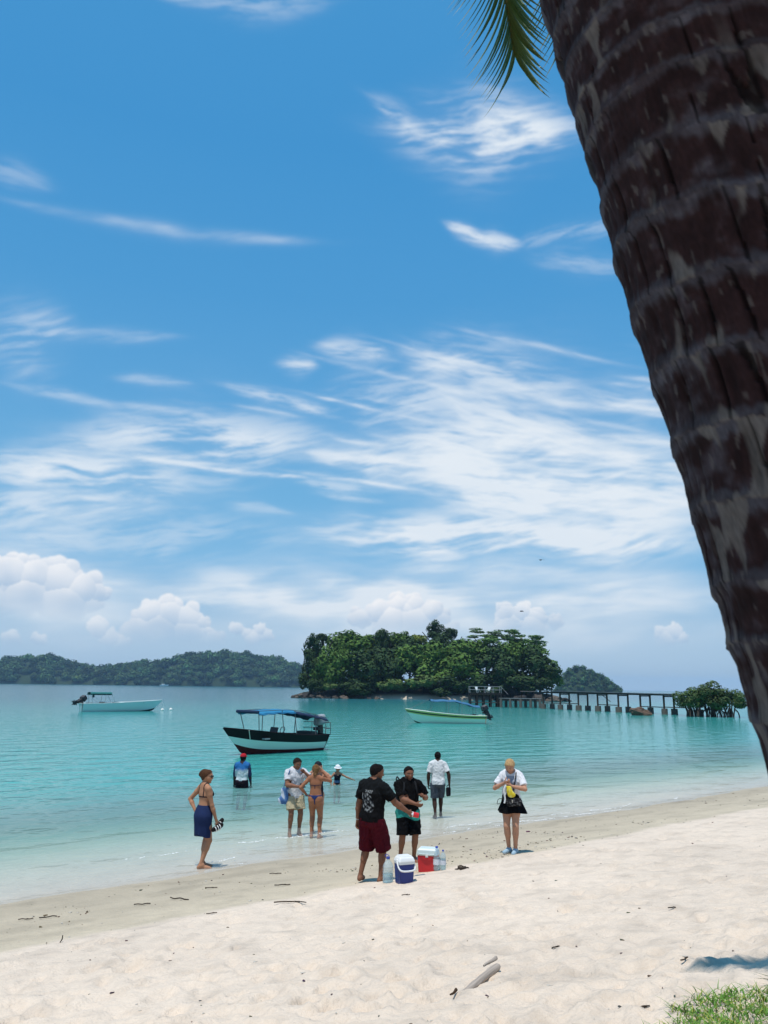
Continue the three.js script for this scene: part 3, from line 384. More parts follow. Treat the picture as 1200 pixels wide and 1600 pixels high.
{
  const t = thing('boat', 'pale green boat with yellow and dark side stripes, anchored before the island', 'boat', [9.6, 0, -74.3], PI + .06);
  const pale = M(.70, .745, .63, .55), yellow = M(.55, .50, .16, .4), dark = M(.05, .055, .03, .4), grey = M(.4, .42, .4, .7), steel = M(.12, .13, .14, .4), blue = M(.05, .15, .27, .85), black = M(.015, .014, .017, .35);
  const at = buildHull(t, { L: 6.5, B: 1.9, draft: .32, stern: .72, bow: 1.27, rake: .95, full: .42 }, [[0, .14, 'bottom_paint', dark], [.14, .72, 'hull', pale], [.72, .80, 'stripe', yellow], [.80, .90, 'stripe', dark], [.90, 1, 'stripe', yellow]], grey, pale);
  const Y = (x) => 1.62 + .55 * smooth(.2, 3.2, x);
  mesh('canopy', cloth(.5, 5.1, .8, Y, .1), blue, t);
  for (const sd of [-1, 1]) { for (const x of [.9, 2.2, 3.4, 4.8]) { const q = at(x / 6.5, 1, .05); mesh('canopy_post', bar([q[0], q[1], q[2] * sd], [x, Y(x) - .05, .7 * sd], .018), steel, t); } const q = at(.97, 1, .05); mesh('canopy_stay', bar([q[0], q[1], q[2] * sd], [5.1, Y(5.1), .75 * sd], .01), steel, t); }
  mesh('bench', box(.5, .36, 1.2, 1.9, .62, 0, .04), blue, t); mesh('bench', box(.3, .06, 1.5, 3.6, .66, 0), grey, t); mesh('seat', box(.3, .45, .35, .9, .62, .2, .03), black, t);
  outboard(t, -.1, .92, .38, -.45, black, black, .95); outboard(t, -.1, .92, -.38, -.45, black, black, .95);
}
{
  const t = thing('boat', 'long teal-white open boat with a small green canopy, farthest out from the beach', 'boat', [-34.7, 0, -91.7], .63);
  const pale = M(.58, .68, .66, .55), lip = M(.62, .68, .66, .4), dark = M(.02, .025, .03, .5), grey = M(.35, .4, .4, .7), steel = M(.35, .38, .38, .4), green = M(.02, .14, .13, .8), black = M(.014, .014, .018, .35);
  const at = buildHull(t, { L: 8.5, B: 1.8, draft: .3, stern: .92, bow: 1.3, rake: 1.15, full: .5 }, [[0, .24, 'bottom_paint', dark], [.24, .58, 'hull', pale], [.58, .62, 'moulding', lip], [.62, .92, 'hull', pale], [.92, 1, 'stripe', lip]], grey, lip);
  mesh('canopy', cloth(.75, 3.2, .85, () => 2.2, .02, .16), green, t);
  for (const sd of [-1, 1]) { for (const [x, x2] of [[1, .9], [2.4, 2.5], [3.6, 3.1]]) { const q = at(x / 8.5, 1, .05); mesh('canopy_post', bar([q[0], q[1], q[2] * sd], [x2, 2.06, .75 * sd], .02), steel, t); } mesh('canopy_brace', bar([1, 1.9, .75 * sd], [2, 1, .75 * sd], .014), steel, t); }
  for (const [x, m] of [[2.9, lip], [3.9, dark], [4.7, lip], [5.5, dark], [6.9, dark]]) mesh('seat', box(.5, .14, 1.2, x, 1.0, 0, .04), m, t);
  mesh('console', [box(.5, .7, .6, 2.3, .75, 0, .06)], dark, t); mesh('flag', box(.22, .3, .02, 1.05, 1.75, .78), dark, t); mesh('cargo', box(.7, .4, .9, .9, .8, 0, .08), dark, t);
  outboard(t, -.15, 1.05, .36, -1.0, black, black, 1.05); outboard(t, -.15, 1.05, -.36, -1.0, black, black, 1.05);
  mesh('mooring_line', tube([[9.55, 1.3, 0], [9.75, .7, .05], [9.65, .1, .1]], .015), lip, t);
  for (const [x, z, l] of [[-27.2, -98.6, 'white mooring buoy right under the bow of the farthest boat'], [-26.7, -100.6, 'white mooring buoy floating free just beyond the bow of the farthest boat']]) { const b = thing('buoy', l, 'buoy', [x, 0, z], 0, 'mooring buoys'); mesh('float', new THREE.SphereGeometry(.22, 16, 12).translate(0, .06, 0), M(.75, .74, .68, .4), b); mesh('ring', new THREE.TorusGeometry(.05, .015, 6, 12).translate(0, .31, 0), steel, b); }
  const f = thing('speedboat', 'tiny white motorboat crossing in front of the far hills', 'boat', [-357, 0, -1268], .05), w = M(.8, .8, .8, .4);
  buildHull(f, { L: 13, B: 3.4, draft: .4, stern: 1.5, bow: 2.2, rake: 1.6, full: .5 }, [[0, 1, 'hull', w]], w, w); mesh('cabin', [box(4.5, 1.3, 2.4, 5.5, 2.3, 0, .3), box(5.5, .12, 2.6, 5, 3.5, 0), bar([2.6, 1.6, 1.1], [2.6, 3.5, 1.1], .06), bar([2.6, 1.6, -1.1], [2.6, 3.5, -1.1], .06)], w, f);
}

// ---------------------------------------------------------------- coconut palms: the trunk beside the camera, its crown overhead, a neighbour out of frame
{
  const axisX = (y) => .741 - .2105 * (y - 3.25) + .022 * pow(max(0, y - 5), 1.6) * -.35, ZC = -1.08;
  const radius = (y) => y < 2.6 ? .225 + .09 * pow((2.6 - y) / 1, 2) : y < 4.8 ? .225 : lerp(.225, .125, smooth(4.8, 7.6, y));
  const rings = []; { const r = rng(31); for (let y = 1.5; y < 8.2;) { rings.push(y); y += .066 + .05 * r(); } }
  const nearRing = (y) => { let lo = 0, hi = rings.length - 1; while (hi - lo > 1) { const m = (lo + hi) >> 1; if (rings[m] <= y) lo = m; else hi = m; } return [lo, clamp((y - rings[lo]) / (rings[hi] - rings[lo]))]; };
  const ys = []; for (let y = 1.2; y < 2.85; y += .03) ys.push(y); for (let y = 2.85; y < 4.75; y += .0034) ys.push(y); for (let y = 4.75; y < 8.15; y += .035) ys.push(y);
  const th = []; for (let a = -.2; a < 3.5; a += .0135) th.push(a); for (let a = 3.5; a < 2 * PI - .2; a += .12) th.push(a); th.push(2 * PI - .2); // angle 0 = +x, PI/2 = towards the camera, PI = -x
  const P = (a, y) => {
    const c = cos(a), s = sin(a), yy = y + .025 * c + .02 * s + .016 * n3(c * 1.6, s * 1.6, y * 1.3) + .006 * n3(c * 7, s * 7, y * 4), [k, f] = nearRing(yy);
    const amp = .5 + .5 * ((k * 7919) % 13) / 13, scar = exp(-pow((f < .5 ? f : f - 1) / .17, 2)), worn = n3(c * 3 + k * 3.1, s * 3, y * 6);
    const groove = smooth(.24, .42, n3(a * 9 + k, y * 1.1 + k * 3.3, 2)) * (1 - scar) * .45 + smooth(.18, .3, abs(n3(a * 3.2, y * .9, k * 1.7)) < .03 ? 1 : 0);
    const rough = fbm2(a * 14 + k * 5, y * 22, 4);
    let r = radius(y) + .0052 * amp * (scar - .35) + .002 * (f - .5) * -1 + .006 * n3(c * 2, s * 2, y * 3.2) + .0042 * rough * (1 - .4 * scar) - .006 * groove * (1 - scar);
    return [r, scar, worn, groove, rough, k, f];
  };
  const cache = ys.map((y) => th.map((a) => P(a, y)));
  const g = gridGeometry(th.length, ys.length, (i, j) => { const r = cache[j][i][0]; return [axisX(ys[j]) + cos(th[i]) * r, ys[j], ZC + sin(th[i]) * r]; }, (p, i, j) => {
    const [, scar, , groove, , k] = cache[j][i], a = th[i], y = ys[j];
    const st = n3(a * 26, y * 9, k * .7), mid = fbm2(a * 5 + k * 2.3, y * 26, 4), fine = n3(a * 60, y * 75, 3), ring = cache[j][i][6];
    const fr = (ring < .5 ? ring : ring - 1) + .2 * mid + .09 * st, greyness = clamp(smooth(.20, .05, abs(fr)) * (.75 + .7 * n3(a * 2.1, y * 3.3, 8)) + .55 * smooth(.0, .5, mid + .5 * n3(a * 1.7, y * 2.6, 15))), low = smooth(3.9, 3.2, y);
    const patchy = smooth(.28, .42, n3(a * 6.3 + k * 1.1, y * 8.5, 11) + .12 * scar + .24 * n3(a * 15, y * 19, 5) + .1 * low) * smooth(-.1, .15, n3(a * 1.3, y * 1.7, 21) + .12 * low), fleck = smooth(.34, .46, n3(a * 21, y * 30, 9) + .25 * mid);
    const fib = (1 - .65 * clamp(groove)) * (1 + .35 * fine + .3 * st), c0 = [.025, .0115, .0115].map((q) => q * (1 + .8 * mid)), c1 = [.060, .054, .063].map((q) => q * (1 + .6 * mid)), c2 = [.125, .108, .098];
    return [0, 1, 2].map((c) => max(.004, lerp(lerp(c0[c], c1[c], clamp(greyness)), c2[c], max(patchy * .85, fleck * .4)) * fib));
  });
  const t = thing('palm_tree', 'leaning coconut palm with a thick ringed brown trunk close beside the camera', 'palm');
  mesh('trunk', g, VC(.95), t);
  const wood = M(.16, .15, .06, .7), leafM = new THREE.MeshPhysicalMaterial({ color: new THREE.Color().setRGB(.085, .15, .035), roughness: .5, transmission: .3, thickness: 0, side: THREE.DoubleSide, vertexColors: true });
  const leaflet = (seed, len) => gridGeometry(3, 9, (i, j) => { const f = j / 8, w = .0145 * pow(sin(PI * min(1, f * .9 + .1)), .6) * (1 - f * f * .6); return [(i - 1) * w, -abs(i - 1) * -.35 * w - .32 * len * f * f, len * f]; }, (p, i, j) => { const f = j / 8, tip = smooth(.7, 1, f + .1 * sin(seed)); return [1 + .9 * tip + .25 * (seed % 2), 1 + .15 * tip, 1 - .2 * tip]; });
  const kinds = [.58, .52, .46, .38, .28].flatMap((l, k) => [leaflet(k, l), leaflet(k + 7, l * .92)]);
  function frond(parent, from, tip, rise, single, hang = .6) { // rachis from crown to tip, leaflets both sides
    const A = V(...from), B = V(...tip), m1 = A.clone().lerp(B, .4).add(V(0, rise, 0)), m2 = A.clone().lerp(B, .78).add(V(0, rise * .7, 0)), c = new THREE.CatmullRomCurve3([A, m1, m2, B]), list = [], fr = single ? new THREE.Group() : null; if (fr) { fr.name = 'frond'; parent.add(fr); }
    const rach = new THREE.TubeGeometry(c, 30, .014, 5), L = c.getLength(), r = rng(floor(abs(tip[0] * 97 + tip[2] * 31)) + 5), n = floor(L / .034);
    for (let k = 3; k < n; k++) for (const sd of [-1, 1]) {
      const f = .12 + .88 * k / n, p = c.getPoint(f), d = c.getTangent(f), s = V(0, 1, 0).cross(d).normalize().multiplyScalar(sd), dir = s.clone().multiplyScalar(lerp(1, .55, f)).addScaledVector(d, lerp(.5, 1.1, f)).add(V(0, -hang + .15 * (r() - .5), 0)).add(V((r() - .5) * .16, (r() - .5) * .16, (r() - .5) * .16)).normalize();
      const up = V(0, 1, 0).addScaledVector(s, -.5).normalize(), x = up.clone().cross(dir).normalize(), y = dir.clone().cross(x), q = abs(f - .45) / .55, g = kinds[min(9, floor((q < .3 ? 0 : q < .6 ? 1 : q < .85 ? 2 : q < .97 ? 3 : 4)) * 2 + (r() < .5 ? 0 : 1))], mt = new THREE.Matrix4().makeBasis(x, y, dir).setPosition(p);
      if (single) { const o = mesh('leaflet', g, leafM, fr); o.matrixAutoUpdate = true; o.applyMatrix4(mt); } else list.push(g.clone().applyMatrix4(mt));
    }
    if (single) mesh('rachis', rach, wood, fr); else { const f2 = mesh('frond', list, leafM, parent); mesh('rachis', rach, wood, f2); }
  }
  const top = [axisX(8.15), 8.1, ZC];
  frond(t, top, [.62, 6.30, -3.2], .42, true, 1.25); frond(t, top, [.88, 6.45, -3.1], .42, true, 1.25);
  const R = rng(8); for (let k = 0; k < 17; k++) { const a = -.12 + (PI + .3) * k / 16 + .12 * (R() - .5), l = 2.6 + R(), h = 8.3 + R() * 1.2 - (k % 3) * 1.2; frond(t, top, [top[0] + cos(a) * l, h, ZC + .1 + sin(a) * l], .7, false); } // the crown as far as it stands behind and above the camera
  mesh('crownshaft', [new THREE.ConeGeometry(.22, .7, 12).translate(top[0], 8.35, ZC)], wood, t);
  for (let k = 0; k < 6; k++) mesh('coconut', new THREE.SphereGeometry(.12, 14, 10).scale(1, 1.2, 1).translate(top[0] + .27 * cos(k * 1.05), 7.9 - .08 * (k % 2), ZC + .27 * sin(k * 1.05)), M(.13, .15, .04, .6), t);
  // its neighbour
  const b = thing('palm_tree', 'second coconut palm standing out of frame, whose frond shades the sand by the grass', 'palm'), bt = [6.0, 7.6, -3.1];
  mesh('trunk', gridGeometry(20, 120, (i, j) => { const y = lerp(1.2, 7.6, j / 119), a = i / 19 * 2 * PI, r = lerp(.2, .12, j / 119) * (1 + .05 * pow(abs(sin(y * 38)), 6)); return [7.2 - 1.2 * pow(j / 119, 1.4) + cos(a) * r, y, -2.6 - .5 * j / 119 + sin(a) * r]; }), M(.1, .075, .06, .95), b);
  frond(b, bt, [1.83, 6.95, -5.18], .3, false, .15); for (let k = 0; k < 10; k++) { const a = -1.2 + k * .42, l = 3 + R() * .6; frond(b, bt, [bt[0] + cos(a) * l, 6.6 + R() * 1.8, bt[2] + sin(a) * l], .7, false); }
}

// ---------------------------------------------------------------- grass at the palm's foot, weeds, driftwood, litter of the strand line, foam
{
  const r = rng(51), blade = (h, w, b) => gridGeometry(3, 6, (i, j) => { const f = j / 5; return [(i - 1) * w * (1 - f * f), h * f * (1 - .25 * b * f), b * h * f * f + abs(i - 1) * .002]; }, (p, i, j) => { const f = j / 5; return [.8 + .5 * f, .85 + .3 * f, .8]; });
  const edge = (x, z) => { const q = (x - 1.84) * .83 + (z + 5.42) * .55 + .13 * n2(x * 3, z * 3) + .08 * n2(x * 9, z * 9); return q; };
  const far = (x, z) => (-5.66 - .16 * (x - 2.3)) - z + .05 * n2(x * 5, 2); // the patch ends this side of a line
  const bl = [blade(.045, .0042, .9), blade(.065, .0036, 1.3)], lists = [[], []];
  for (let k = 0; k < 60000 && lists[0].length < 13000; k++) { const x = 1.5 + r() * 3.6, z = -6.3 + r() * 3.4, q = edge(x, z), f = -far(x, z); if (q < 0 || f < 0) continue; if (r() > smooth(0, .16, q) * .85 + .12 || r() > smooth(-.02, .1, f)) continue; if (n2(x * 2.2, z * 2.2) > .42 && r() < .7) continue; lists[k % 2].push([x, z]); }
  lists.forEach((list, v) => { const o = new THREE.InstancedMesh(bl[v], VC(.6, { color: new THREE.Color().setRGB(.10, .23, .04) }), list.length), m = new THREE.Matrix4(), c = new THREE.Color(), e = new THREE.Euler(); list.forEach(([x, z], k) => { e.set((r() - .5) * .9, r() * 6.28, (r() - .5) * .9); const s = .55 + .8 * r(); m.makeRotationFromEuler(e).scale(V(1, s, s)).setPosition(x, sandY(x, z) - .004, z); o.setMatrixAt(k, m); const dry = r() < .22 ? 1 : 0, tt = .7 + .6 * r(); o.setColorAt(k, c.setRGB(tt * (1 + 1.6 * dry), tt * (1 + .25 * dry), tt * (1 + .7 * dry))); }); o.name = numbered('grass'); o.castShadow = o.receiveShadow = true; scene.add(o); tag(o, v ? 'longer bent green grass blades at the foot of the palm' : 'short green grass at the foot of the palm', 'grass', null, 'stuff'); });
  [[2.66, -5.66, .24, 'tall dark weed with drooping blades at the back of the grass patch'], [2.25, -5.55, .09, 'low weed tuft on the front corner of the grass'], [2.76, -5.7, .26, 'dark arching weed nearest the palm trunk'], [1.9, -5.42, .07, 'small weed at the seaward tip of the grass']].forEach(([x, z, h, l], i) => { const t = thing('weed', l, 'weed', [x, sandY(x, z) - .01, z], i, 'weeds along the grass edge'), lm = [M(.05, .09, .03, .6), M(.07, .06, .03, .7)]; for (let k = 0; k < 15; k++) { const o = mesh('leaf', bl[1], k % 4 ? VC(.6, { color: lm[0].color }) : VC(.7, { color: lm[1].color }), t); o.rotation.set((r() - .5) * 1.5, r() * 6.28, (r() - .5) * 1.5); o.scale.set(1.4, h / .1 * (.5 + .6 * r()), h / .1 * (.5 + .6 * r())); } });
  // bleached driftwood
  const d = thing('driftwood', 'bleached grey driftwood stick lying split on the dry sand', 'driftwood', [.78, sandY(.78, -6.46) + .045, -6.46], 1.02), n = 64;
  const stick = (len, r0, r1, sd, split) => gridGeometry(22, n, (i, j) => { const f = j / (n - 1), a = i / 21 * 2 * PI, e = min(1, min(f, 1 - f) * 14 + .15), R = lerp(r0, r1, f) * sqrt(e) * (1 + .18 * n3(cos(a) * 1.5, sin(a) * 1.5, f * 5 + sd) + .08 * n3(cos(a) * 5, sin(a) * 5, f * 3 + sd)); return [(f - .5) * len, sin(a) * R, cos(a) * R + .006 * sin(f * 5 + sd) + (split ?? 0)]; }, (p, i, j) => { const q = .85 + .35 * n3(p[0] * 4, i * .9, sd), dk = smooth(.035, 0, min(j, n - 1 - j) / n) * .6; return [.44 * q * (1 - dk), .37 * q * (1 - dk), .31 * q * (1 - dk)]; });
  mesh('stick', stick(.70, .022, .031, 1), VC(.95), d); mesh('splinter', stick(.24, .008, .016, 4).translate(.3, .035, -.055), VC(.95), d); mesh('splinter', stick(.12, .006, .012, 6).translate(-.36, .01, -.05), VC(.95, { color: 0x6a5a4a }), d);
  // dark twigs and leaves of the strand line
  const tw = [[-1.22, -11.09, .55, .1, 'thick dark twig left of centre on the damp sand, longest of the strand line'], [-3.34, -11.81, .36, .3, 'dark curved twig on the damp sand near the tideline'], [-2.88, -12.07, .5, -.3, 'thin pale twig closest to the water on the damp sand'], [-4.69, -11.17, .3, .2, 'dark twig at the edge of the picture on the damp sand'], [-4.42, -11.23, .36, .5, 'dark stick beside the outermost twig'], [-3.6, -9.6, .2, 1.3, 'short upright dark stick where damp sand meets dry'], [-2.14, -10.74, .22, .4, 'small dark bark scrap below the longest twig'], [-1.76, -14.06, .32, .15, 'dark stick in the wet sand beside the standing woman in navy'], [-1.02, -10.89, .25, -.2, 'dark sliver near the edge of the dry sand'], [.35, -10.9, .18, .2, 'dark leaf on the dry sand below the blue cooler'], [3, -8.56, .14, .3, 'dark dry leaf alone on the open dry sand'], [-1.5, -12.9, .4, .25, 'slim dark twig on smooth wet sand behind the dark pieces'], [-2.6, -12.9, .3, .1, 'thin twig lying at the edge of the swash'], [1.55, -7.4, .16, .6, 'brown leaf scrap on the dry sand above the driftwood'], [2.35, -6.5, .18, .8, 'dark twig lying beside the frond shadow'], [1.72, -5.55, .24, .4, 'dry grey twig in front of the grass tip']];
  const tm = [M(.045, .034, .026, .9), M(.10, .075, .055, .9)];
  tw.forEach(([x, z, l0, a, label], i) => { const l = l0 * .62; const q = [...Array(5).keys()].map((k) => [(k / 4 - .5) * l, .012 + .03 * l * sin(k * 1.3 + i) ** 2, .05 * l * sin(k * 2.1 + i * 3)]), o = thing('twig', label, 'twig', [x, sandY(x, z) + .004, z], a, 'twigs and scraps on the sand'); mesh('stem', tube(q, .004 + .014 * l, 6), tm[i % 3 ? 0 : 1], o); mesh('side_shoot', bar(q[2], [q[2][0] + .2 * l, .05 * l + .02, .17 * l], .005 + .007 * l, 5, .003), tm[0], o); if (i === 5) o.rotation.z = 1.0; });
  const sw = thing('seaweed', 'dark clump of dried seaweed on the sand beyond the water bottles', 'seaweed', [1.33, sandY(1.33, -13.1), -13.1]); for (let k = 0; k < 16; k++) { const a = r() * 6.28, q = .04 + .08 * r(); mesh('strand', tube([[cos(a) * q, .01, sin(a) * q], [cos(a + 1.3) * q * .8, .03 + .03 * r(), sin(a + 1.3) * q], [cos(a + 2.6) * q * 1.3, .01, sin(a + 2.6) * q * 1.2]], .008, 5), tm[k % 2], sw); }
  // litter too small to count
  const chip = new THREE.IcosahedronGeometry(1, 1), ch = chip.attributes.position; for (let i = 0; i < ch.count; i++) { const x = ch.getX(i), y = ch.getY(i), z = ch.getZ(i), s = .75 + .5 * n3(x * 2, y * 2, z * 2); ch.setXYZ(i, x * s, y * s * .55, z * s * .7); } chip.computeVertexNormals();
  const spots = []; for (let k = 0; k < 9000 && spots.length < 1700; k++) { const t = -8 + r() * 38, w = wetLine(t), dd = .5 + r() * (w - .3), [x, z] = shoreXZ(t, dd), cl = n2(t * .5, dd * .9) + .6 * n2(t * 1.6, dd * 2.5); if (r() > .05 + smooth(.15, .7, cl) * smooth(.2, 1.6, dd) * (t > 6 ? 1.3 : .75)) continue; spots.push([x, z, .006 + .016 * pow(r(), 3) + (r() < .015 ? .018 : 0)]); }
  for (let k = 0; k < 260; k++) { const a = (r() - .5) * 1.1, q = 5.5 + 20 * r() * r(), x = q * sin(a), z = -q * cos(a); if (shoreD(x, z) > wetLine(shoreT(x, z))) spots.push([x, z, .004 + .012 * pow(r(), 2)]); }
  const o = new THREE.InstancedMesh(chip, M(1, 1, 1, .9), spots.length), m = new THREE.Matrix4(), c = new THREE.Color(); spots.forEach(([x, z, s], k) => { m.makeRotationY(r() * 6.28).scale(V(s * (1 + r()), s, s)).setPosition(x, sandY(x, z) + s * .25, z); o.setMatrixAt(k, m); const t = r(); o.setColorAt(k, t < .8 ? c.setRGB(.05 + .08 * r(), .04 + .06 * r(), .03 + .05 * r()) : c.setRGB(.5, .46, .4)); }); o.name = numbered('beach_debris'); o.castShadow = o.receiveShadow = true; scene.add(o); tag(o, 'small dark pebbles and bits strewn over the damp sand', 'debris', null, 'stuff');
  // foam of the small spent waves
  const fl = []; for (const [off, dens, from, to] of [[.62, .62, -6, 30], [1.9, .30, 2, 30], [.15, .4, 4, 26]]) for (let t = from; t < to; t += .012) { const e = .28 + .75 * n2(t * .16, 7.5) + .3 * n2(t * .5, 3), q = n2(t * .35, off * 5) + .5 * n2(t * 1.3, off * 3); if (q < .5 - dens * .5 || r() > .5 + .9 * n2(t * 2.3, off * 9) + .5 * n2(t * 7, off)) continue; const dd = e - off - .18 * n2(t * .9, off) - .1 * n2(t * 2.2, 3) - .2 * r() * r() * r() - .06 * n2(t * 4, 1), [x, z] = shoreXZ(t, dd); fl.push([x, max(.012, sandY(x, z, false) + .014), z, .004 + .013 * r() * r()]); }
  const fg = new THREE.IcosahedronGeometry(1, 1), fm = new THREE.InstancedMesh(fg, M(.82, .83, .82, .8), fl.length); fl.forEach(([x, y, z, s], k) => { m.makeRotationY(.68 + (r() - .5)).scale(V(s * 2.2, s * .4, s)).setPosition(x, y + .004, z); fm.setMatrixAt(k, m); }); fm.name = numbered('foam'); fm.castShadow = fm.receiveShadow = true; scene.add(fm); tag(fm, 'thin broken white foam lines along the edge of the sea', 'foam', null, 'stuff');
  // two birds far up
  [[12.85, 13.5, -62, .3, 'small dark bird gliding high in the pale cloud above the island'], [11.17, 9.31, -62, 1, 'small dark bird lower in the sky over the islet cumulus']].forEach(([x, y, z, a, l]) => { const t = thing('bird', l, 'bird', [x, y, z], a); t.scale.setScalar(.6); const bm = M(.02, .02, .025, .9); mesh('body', new THREE.CapsuleGeometry(.07, .32, 4, 8).rotateX(PI / 2), bm, t); for (const sd of [-1, 1]) mesh('wing', gridGeometry(6, 3, (i, j) => [sd * (.04 + i * .1), .05 * i - .011 * i * i, (j - 1) * .1 * (1 - i * .16) + .02 * i]), bm, t); mesh('tail', box(.1, .01, .16, 0, 0, -.28), bm, t); });
}

// ---------------------------------------------------------------- people: one continuous skin from a field of tapered bones, clothes as children
const nrm = (a) => { const l = hypot(...a) || 1; return [a[0] / l, a[1] / l, a[2] / l]; }, add = (a, b, s = 1) => [a[0] + b[0] * s, a[1] + b[1] * s, a[2] + b[2] * s], sub = (a, b) => add(a, b, -1), dot = (a, b) => a[0] * b[0] + a[1] * b[1] + a[2] * b[2], crs = (a, b) => [a[1] * b[2] - a[2] * b[1], a[2] * b[0] - a[0] * b[2], a[0] * b[1] - a[1] * b[0]];
const turnY = ([x, y, z], a) => [x * cos(a) + z * sin(a), y, -x * sin(a) + z * cos(a)];
class Field { // smooth union of tapered capsules, each optionally flattened along one direction
  constructor() { this.b = []; }
  bone(a, b, ra, rb, k = .03, flat = 1, dir = [0, 0, 1]) { const d = sub(b, a); this.b.push({ a, d, l: dot(d, d) || 1e-9, ra, rb, k, q: 1 / flat - 1, n: dir }); return this; }
  ball(c, r, k = .03, flat, dir) { return this.bone(c, add(c, [0, 1e-4, 0]), r, r, k, flat, dir); }
  grown(t, list) { const f = new Field(); f.b = (list ?? this.b).map((b) => ({ ...b, ra: b.ra + t, rb: b.rb + t })); return f; }
  at(x, y, z) {
    let r = 1e3;
    for (const { a, d, l, ra, rb, k, q, n } of this.b) {
      let px = x - a[0], py = y - a[1], pz = z - a[2];
      if (q) { const h = clamp((px * d[0] + py * d[1] + pz * d[2]) / l), e = ((px - d[0] * h) * n[0] + (py - d[1] * h) * n[1] + (pz - d[2] * h) * n[2]) * q; px += n[0] * e; py += n[1] * e; pz += n[2] * e; }
      let h = (px * d[0] + py * d[1] + pz * d[2]) / l; h = h < 0 ? 0 : h > 1 ? 1 : h;
      const ex = px - d[0] * h, ey = py - d[1] * h, ez = pz - d[2] * h, v = sqrt(ex * ex + ey * ey + ez * ez) - ra - (rb - ra) * h;
      const w = k - abs(r - v); r = w > 0 ? min(r, v) - w * w / (4 * k) : min(r, v);
    }
    return r;
  }
  box(pad = .02) { const lo = [1e3, 1e3, 1e3], hi = [-1e3, -1e3, -1e3]; for (const { a, d, ra, rb } of this.b) for (let c = 0; c < 3; c++) { lo[c] = min(lo[c], a[c] - ra, a[c] + d[c] - rb); hi[c] = max(hi[c], a[c] + ra, a[c] + d[c] + rb); } return [lo.map((v) => v - pad), hi.map((v) => v + pad)]; }
}
function skinOf(f, [lo, hi], cell, color) { // surface nets
  const n = [0, 1, 2].map((c) => Math.ceil((hi[c] - lo[c]) / cell) + 1), [nx, ny, nz] = n, v = new Float32Array(nx * ny * nz), id = new Int32Array(nx * ny * nz).fill(-1), P = [], I = [], at = (i, j, k) => i + nx * (j + ny * k);
  for (let k = 0; k < nz; k++) for (let j = 0; j < ny; j++) for (let i = 0; i < nx; i++) v[at(i, j, k)] = f(lo[0] + i * cell, lo[1] + j * cell, lo[2] + k * cell);
  for (let k = 0; k < nz - 1; k++) for (let j = 0; j < ny - 1; j++) for (let i = 0; i < nx - 1; i++) {
    let m = 0, x = 0, y = 0, z = 0, c = 0; for (let q = 0; q < 8; q++) if (v[at(i + (q & 1), j + (q >> 1 & 1), k + (q >> 2))] < 0) m |= 1 << q; if (m === 0 || m === 255) continue;
    for (let q = 0; q < 8; q++) for (const b of [1, 2, 4]) { const w = q | b; if (w === q || ((m >> q & 1) === (m >> w & 1))) continue; const A = v[at(i + (q & 1), j + (q >> 1 & 1), k + (q >> 2))], B = v[at(i + (w & 1), j + (w >> 1 & 1), k + (w >> 2))], t = A / (A - B); x += lerp(q & 1, w & 1, t); y += lerp(q >> 1 & 1, w >> 1 & 1, t); z += lerp(q >> 2, w >> 2, t); c++; }
    id[at(i, j, k)] = P.length / 3; P.push(lo[0] + (i + x / c) * cell, lo[1] + (j + y / c) * cell, lo[2] + (k + z / c) * cell);
  }
  const quad = (a, b, c, d, flip) => { if (a < 0 || b < 0 || c < 0 || d < 0) return; flip ? I.push(a, c, b, a, d, c) : I.push(a, b, c, a, c, d); };
  for (let k = 1; k < nz - 1; k++) for (let j = 1; j < ny - 1; j++) for (let i = 1; i < nx - 1; i++) {
    const s = v[at(i, j, k)] < 0;
    if (s !== v[at(i + 1, j, k)] < 0) quad(id[at(i, j - 1, k - 1)], id[at(i, j, k - 1)], id[at(i, j, k)], id[at(i, j - 1, k)], !s);
    if (s !== v[at(i, j + 1, k)] < 0) quad(id[at(i - 1, j, k - 1)], id[at(i - 1, j, k)], id[at(i, j, k)], id[at(i, j, k - 1)], !s);
    if (s !== v[at(i, j, k + 1)] < 0) quad(id[at(i - 1, j - 1, k)], id[at(i, j - 1, k)], id[at(i, j, k)], id[at(i - 1, j, k)], !s);
  }
  const N = new Float32Array(P.length), C = new Float32Array(P.length), e = cell * .5;
  for (let q = 0; q < P.length; q += 3) { const x = P[q], y = P[q + 1], z = P[q + 2], g = nrm([f(x + e, y, z) - f(x - e, y, z), f(x, y + e, z) - f(x, y - e, z), f(x, y, z + e) - f(x, y, z - e)]); N.set(g, q); C.set(color([x, y, z], g), q); }
  const g = new THREE.BufferGeometry(); g.setAttribute('position', new THREE.BufferAttribute(new Float32Array(P), 3)); g.setAttribute('normal', new THREE.BufferAttribute(N, 3)); g.setAttribute('color', new THREE.BufferAttribute(C, 3)); g.setIndex(I); return g;
}
function reach(a, target, l1, l2, hint) { let d = sub(target, a), L = hypot(...d); const u = nrm(d); if (L > (l1 + l2) * .998) { L = (l1 + l2) * .998; target = add(a, u, L); } const x = (l1 * l1 - l2 * l2 + L * L) / (2 * L), h = sqrt(max(0, l1 * l1 - x * x)), p = nrm(sub(hint, [u[0] * dot(hint, u), u[1] * dot(hint, u), u[2] * dot(hint, u)])); return [add(add(a, u, x), p, h), target]; }
const clothMat = VC(.95, { specularIntensity: .12 }), skinMat = VC(.55), hairMat = VC(.9, { specularIntensity: .15 }), dampMat = VC(.7);

